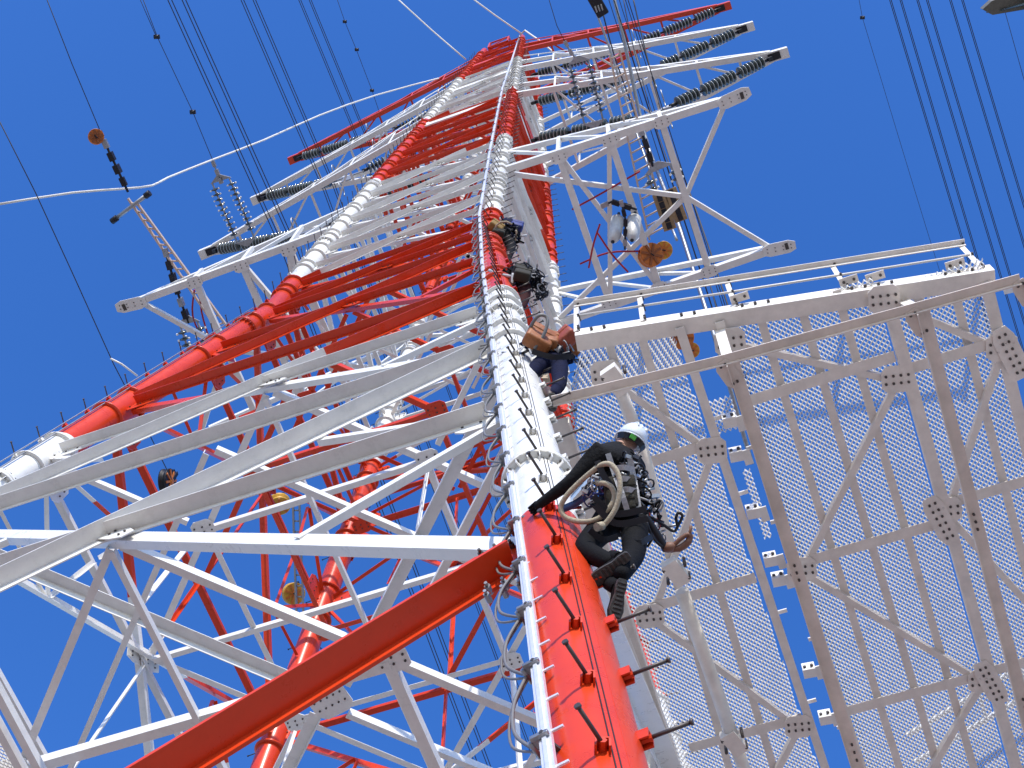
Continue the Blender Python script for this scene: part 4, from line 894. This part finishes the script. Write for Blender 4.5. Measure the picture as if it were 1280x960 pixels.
for q in ((5.714, -6.039, 12.439), (5.712, -5.969, 12.360), (5.665, -5.993, 12.414)): o.cyl(V(q) - V((.05, 0, 0)), V(q) + V((.05, 0, 0)), .018, n=8, mi=1)
o.tube([(5.664, -5.960, 12.295), (5.676, -5.930, 12.233), (5.658, -5.912, 12.169)], .028, 8, mi=1); tag(o.build('rail_slider', [M_redplate, M_galv], None, (5.741, -5.998, 12.429)), 'steel fall arrester on the rail with red link, beside the nearest worker\'s hand', 'fall arrester')
o = MB(); o.tube([(6.654, -5.991, 11.937), (6.682, -5.903, 11.911), (6.713, -5.784, 11.874), (6.731, -5.705, 11.849)], .03, 8, sub=4); o.tube([(6.684, -5.956, 11.983), (6.758, -5.870, 11.965), (6.822, -5.792, 11.949), (6.871, -5.823, 11.968), (6.920, -5.872, 11.994), (6.898, -5.904, 12.001), (6.868, -5.872, 11.985), (6.862, -5.814, 11.963)], .012, 7, sub=4)
o.tube([(6.658, -5.971, 11.877), (6.667, -5.848, 11.835), (6.714, -5.760, 11.812)], .011, 7, sub=3)
o.ball((6.755, -5.720, 11.858), .055, .04, .045, mi=1); o.tube([(6.759, -5.695, 11.850), (6.820, -5.685, 11.857), (6.888, -5.697, 11.873), (6.932, -5.730, 11.892), (6.922, -5.757, 11.900), (6.854, -5.745, 11.884), (6.793, -5.719, 11.864)], [.02, .028, .028, .022, .018, .018, .018], 8, 1, sub=4); o.tube([(6.892, -5.708, 11.877), (6.933, -5.753, 11.900), (6.964, -5.808, 11.925)], .013, 7, mi=1)
tag(o.build('hook_lanyard', [M_dark, mat('rust brown hook cover', (.16, .07, .04), .6)], None, (6.755, -5.720, 11.858)), 'black lanyard with brown covered hooks swinging from the nearest worker\'s hip', 'lanyard')

# worker 2: navy clothes, orange leather pouches
J2 = {'pelvis': (5.433, -5.019, 18.905), 'upper': (5.474, -5.010, 19.553), 'neck': (5.424, -4.942, 19.843), 'skull': (5.376, -4.877, 20.027), 'lsh': (5.310, -5.109, 19.561), 'lel': (5.061, -5.044, 19.710), 'lwr': (4.904, -4.966, 19.870), 'lhand': (4.846, -4.936, 19.904), 'rsh': (5.635, -4.967, 19.458), 'rel': (5.686, -4.859, 19.214), 'rwr': (5.574, -4.845, 19.082), 'rhand': (5.517, -4.835, 19.069), 'lhip': (5.359, -5.043, 18.793), 'lkn': (5.205, -5.129, 18.261), 'lan': (5.218, -5.195, 17.642), 'rhip': (5.553, -4.991, 18.701), 'rkn': (5.579, -5.015, 17.962), 'ran': (5.530, -5.137, 17.352)}
w2, P2 = person(J2, 'worker with orange leather pouches and navy trousers, above the nearest worker', (M_navy, M_navy, M_brownboot),
    [((5.291, -5.254, 17.568), (5.134, -5.184, 17.409), (5.229, -5.208, 17.756)), ((5.551, -5.196, 17.269), (5.525, -5.055, 17.107), (5.495, -5.156, 17.460))], (-.7, .5, .45), M_brownboot)
up2 = V(J2['upper']) - V(J2['pelvis'])
helmet((5.367, -4.855, 20.125), up2 + V((.2, .3, 0)), (-.7, .5, .4), w2)
pouch((5.395, -5.309, 18.947), .36, .38, .2, up2 + V((.1, 0, 0)), BACK, M_tanbag, w2); pouch((5.515, -5.229, 18.993), .2, .32, .16, up2, BACK, M_tanbag, w2); pouch((5.695, -5.167, 19.055), .3, .26, .2, up2 + V((-.25, 0, 0)), BACK, mat('red brown leather', (.30, .055, .02), .55, 0, .35, 18, .3), w2); pouch((5.758, -5.008, 19.118), .16, .2, .16, up2 + V((-.3, 0, 0)), BACK, M_tanbag, w2)
clutter([(5.669, -5.152, 18.938), (5.732, -4.992, 18.946), (5.763, -4.833, 18.949), (5.770, -4.761, 18.925)], 22, .09, w2, 11, [M_dark, M_galv, M_strap, M_navy]); clutter([(5.522, -5.181, 18.816), (5.679, -5.085, 18.809)], 8, .07, w2, 12, [M_dark, M_strap])
strap([(5.276, -5.229, 18.791), (5.496, -5.100, 18.729), (5.731, -4.989, 18.838)], .07, M_dark, w2, 'body_belt')
o = MB(); o.box((5.160, -5.232, 19.095), .24, .08, .1, V((5.223, -5.260, 19.115)) - V((5.100, -5.213, 19.078)), BACK, mi=1); o.tube([(5.177, -5.271, 19.005), (5.302, -5.441, 18.978), (5.417, -5.556, 18.985), (5.500, -5.586, 19.009), (5.570, -5.541, 19.005), (5.555, -5.465, 18.922), (5.458, -5.359, 18.815), (5.323, -5.270, 18.760)], .022, 8, sub=5)
o.tube([(5.207, -5.201, 18.985), (5.045, -5.126, 19.145), (4.878, -5.100, 19.269), (4.718, -5.117, 19.516)], .02, 8, sub=4); o.tube([(5.122, -5.215, 19.083), (4.978, -5.180, 19.153), (4.839, -5.175, 19.289)], .018, 8, sub=4)
tag(o.build('safety_lanyard', [M_cable, M_strap], None, (5.399, -5.447, 18.997)), 'dark rope lanyard arching above the orange pouches of the second worker', 'rope')
o = MB(); o.box((5.363, -4.978, 18.503), .1, .08, .17, V((5.391, -4.968, 18.504)) - V((5.345, -4.985, 18.502)), BACK, bev=.02); 
for k in range(4): o.tube([V((5.385, -5.038, 18.474)) + V((.02 * k - .03, .03, 0)), V((5.365, -4.947, 18.385)) + V((.025 * k - .03, .02, 0))], .014, 7)
tag(o.build('work_gloves', mat('cream glove leather', (.55, .45, .34), .8), None, (5.363, -4.978, 18.503)), 'pair of cream work gloves dangling below the second worker', 'gloves')

# worker 3
J3 = {'pelvis': (4.389, -4.000, 26.477), 'upper': (4.405, -3.949, 27.214), 'neck': (4.377, -3.853, 27.497), 'skull': (4.343, -3.774, 27.678), 'lsh': (4.266, -4.030, 27.111), 'lel': (4.042, -4.039, 26.969), 'lwr': (3.857, -3.984, 27.133), 'lhand': (3.783, -3.965, 27.221), 'rsh': (4.539, -3.874, 27.103), 'rel': (4.551, -3.791, 26.753), 'rwr': (4.310, -3.804, 26.717), 'rhand': (4.224, -3.789, 26.804), 'lhip': (4.322, -4.013, 26.363), 'lkn': (4.174, -4.020, 26.018), 'lan': (4.283, -3.997, 25.384), 'rhip': (4.474, -3.962, 26.263), 'rkn': (4.454, -3.892, 25.698), 'ran': (4.417, -3.926, 25.059)}
w3, P3 = person(J3, 'third worker up the leg, with olive pouch and grey green canister', (M_black, M_darkred, M_black),
    [((4.348, -4.047, 25.305), (4.218, -3.991, 25.156), (4.285, -4.018, 25.499)), ((4.468, -3.981, 24.980), (4.382, -3.885, 24.824), (4.419, -3.946, 25.174))], (-.7, .5, .45), M_brownboot, 1.2)
up3 = V(J3['upper']) - V(J3['pelvis']); helmet((4.330, -3.748, 27.774), up3 + V((.2, .3, 0)), (-.7, .5, .4), w3)
pouch((4.515, -4.192, 26.137), .3, .34, .2, up3, BACK, M_olive, w3); pouch((4.453, -4.190, 26.555), .22, .2, .16, up3, BACK, M_olive, w3)
clutter([(4.635, -4.172, 26.365), (4.738, -4.025, 26.223), (4.746, -3.826, 26.154), (4.637, -3.725, 26.100)], 70, .12, w3, 21, [M_dark, M_black, M_dark, M_strap, M_black]); clutter([(4.295, -4.127, 26.184), (4.420, -4.044, 26.068), (4.593, -3.940, 26.061)], 14, .1, w3, 22, [M_dark, M_black])
mb = MB(); mb.lathe((4.467, -3.864, 25.905), (4.500, -4.006, 25.961), [(0, .02), (.15, .085), (.8, .085), (1, .05)], 14); mb.build('tool_canister', mat('grey green canister', (.14, .17, .11), .5), w3)
o = MB(); o.tube([(4.293, -4.150, 26.407), (4.010, -4.184, 26.800), (3.846, -4.209, 27.103)], .03, 8, sub=3); o.tube([(4.337, -4.222, 26.332), (4.295, -4.127, 26.184), (4.284, -3.995, 26.028), (4.238, -3.932, 25.891)], .022, 7, sub=3); tag(o.build('safety_lanyard', M_strap, None, (4.293, -4.150, 26.407)), 'pale lanyard from the third worker to the rail', 'rope')

clutter([P3['lwr'] + BACK * .08, P3['lel'] + BACK * .1, P3['lsh'] + BACK * .15], 34, .11, w3, 23, [M_dark, M_black, M_black, M_olive])
pouch(P3['lel'] + BACK * .14 + V((0, .1, 0)), .2, .24, .14, up3, BACK, M_olive, w3)
# worker 4
J4 = {'pelvis': (3.315, -2.893, 34.819), 'upper': (3.341, -2.817, 35.871), 'neck': (3.266, -2.715, 36.251), 'skull': (3.216, -2.658, 36.438), 'lsh': (3.206, -2.893, 35.767), 'lel': (2.980, -2.896, 35.730), 'lwr': (2.775, -2.875, 35.902), 'lhand': (2.699, -2.855, 35.990), 'rsh': (3.465, -2.742, 35.758), 'rel': (3.517, -2.662, 35.309), 'rwr': (3.308, -2.679, 35.064), 'rhand': (3.235, -2.657, 35.152), 'lhip': (3.239, -2.892, 34.698), 'lkn': (3.089, -2.910, 34.249), 'lan': (3.210, -2.875, 33.613), 'rhip': (3.402, -2.825, 34.595), 'rkn': (3.442, -2.741, 33.927), 'ran': (3.427, -2.770, 33.183)}
w4, P4 = person(J4, 'highest worker on the leg, with mustard pouch and blue bag', (M_navy, M_black, M_black),
    [((3.274, -2.935, 33.538), (3.141, -2.867, 33.384), (3.212, -2.899, 33.730)), ((3.491, -2.830, 33.108), (3.404, -2.730, 32.950), (3.435, -2.809, 33.306))], (-.7, .5, .45), M_brownboot, 1.25)
up4 = V(J4['upper']) - V(J4['pelvis']); helmet((3.203, -2.635, 36.535), up4 + V((.2, .3, 0)), (-.7, .5, .4), w4)
pouch((3.192, -3.190, 34.581), .34, .3, .22, up4 + V((.2, 0, 0)), BACK, mat('mustard canvas', (.22, .13, .03), .8, 0, .3, 30), w4); pouch((3.227, -3.084, 34.334), .3, .26, .2, up4, BACK, M_olive, w4)
pouch((3.611, -2.949, 34.996), .3, .4, .2, up4, BACK, M_bluecloth, w4, 'blue_bag'); clutter([(3.402, -3.135, 34.812), (3.525, -2.996, 34.569), (3.575, -2.791, 34.505), (3.476, -2.677, 34.448)], 70, .14, w4, 31, [M_dark, M_black, M_black, M_strap, M_navy])
o = MB(); o.tube([V((3.386, -3.027, 34.341)) + V((math.cos(t) * .26, math.sin(t) * .3, 0)) for t in [x * .52 for x in range(12)]], .022, 7); tag(o.build('safety_lanyard', M_beige, None, (3.386, -3.027, 34.341)), 'coiled lanyard on the highest worker\'s back', 'rope')

# ------------------------------------------------------------------ ground, light, camera
mb = MB(); mb.add([(-1500, -1500, -1.2), (1500, -1500, -1.2), (1500, 1500, -1.2), (-1500, 1500, -1.2)], [(0, 1, 2, 3)])
g = mb.build('ground', M_ground); g['kind'] = 'structure'
for k in 'ABCD':
    mb = MB(); p = leg_p(k, -1); mb.lathe((p.x, p.y, -1.4), (p.x, p.y, -.5), [(0, .9), (.8, .85), (1, .7)], 24); f_ = mb.build('footing', mat('concrete', (.34, .33, .31), .9, 0, .3, 3), tower)

sun_dir = V((SUNX, SUNY, SUNZ)).normalized() if False else V((.30, -.79, .50)).normalized()
el = math.asin(sun_dir.z); rot = math.atan2(sun_dir.x, sun_dir.y)
w = bpy.data.worlds.new('World'); scene.world = w; w.use_nodes = True; nt = w.node_tree
sky = nt.nodes.new('ShaderNodeTexSky'); sky.sky_type = 'NISHITA'; sky.sun_disc = False; sky.sun_elevation = el; sky.sun_rotation = rot
sky.altitude = 0; sky.air_density = 1.0; sky.dust_density = .4; sky.ozone_density = 5.5
hs = nt.nodes.new('ShaderNodeHueSaturation'); hs.inputs['Saturation'].default_value = 1.2; hs.inputs['Hue'].default_value = .512; hs.inputs['Value'].default_value = 1.0; nt.links.new(sky.outputs[0], hs.inputs['Color']); nt.links.new(hs.outputs[0], nt.nodes['Background'].inputs[0]); nt.nodes['Background'].inputs[1].default_value = .15
L = bpy.data.lights.new('sun', 'SUN'); L.energy = 2.3; L.angle = R_(.5); L.color = (1, .94, .84); so = bpy.data.objects.new('sun', L); col.objects.link(so)
so.rotation_euler = sun_dir.to_track_quat('Z', 'Y').to_euler(); so.location = (20, -40, 60)
cam = bpy.data.cameras.new('camera'); co = bpy.data.objects.new('camera', cam); col.objects.link(co)
cam.sensor_width = 36; cam.lens = 49.5025; cam.clip_start = .1; cam.clip_end = 5000
co.matrix_world = Matrix([[0.941099, 0.298915, 0.158059, 7.695825], [0.335618, -0.882659, -0.329049, -10.735621], [0.041154, 0.362715, -0.930991, 2.297634], [0, 0, 0, 1]])
scene.camera = co
vs_ = scene.view_settings; vs_.view_transform = 'Standard'; vs_.look = 'None'; vs_.exposure = 1.08; vs_.gamma = 1
scene.cycles.max_bounces = 8; scene.cycles.diffuse_bounces = 4
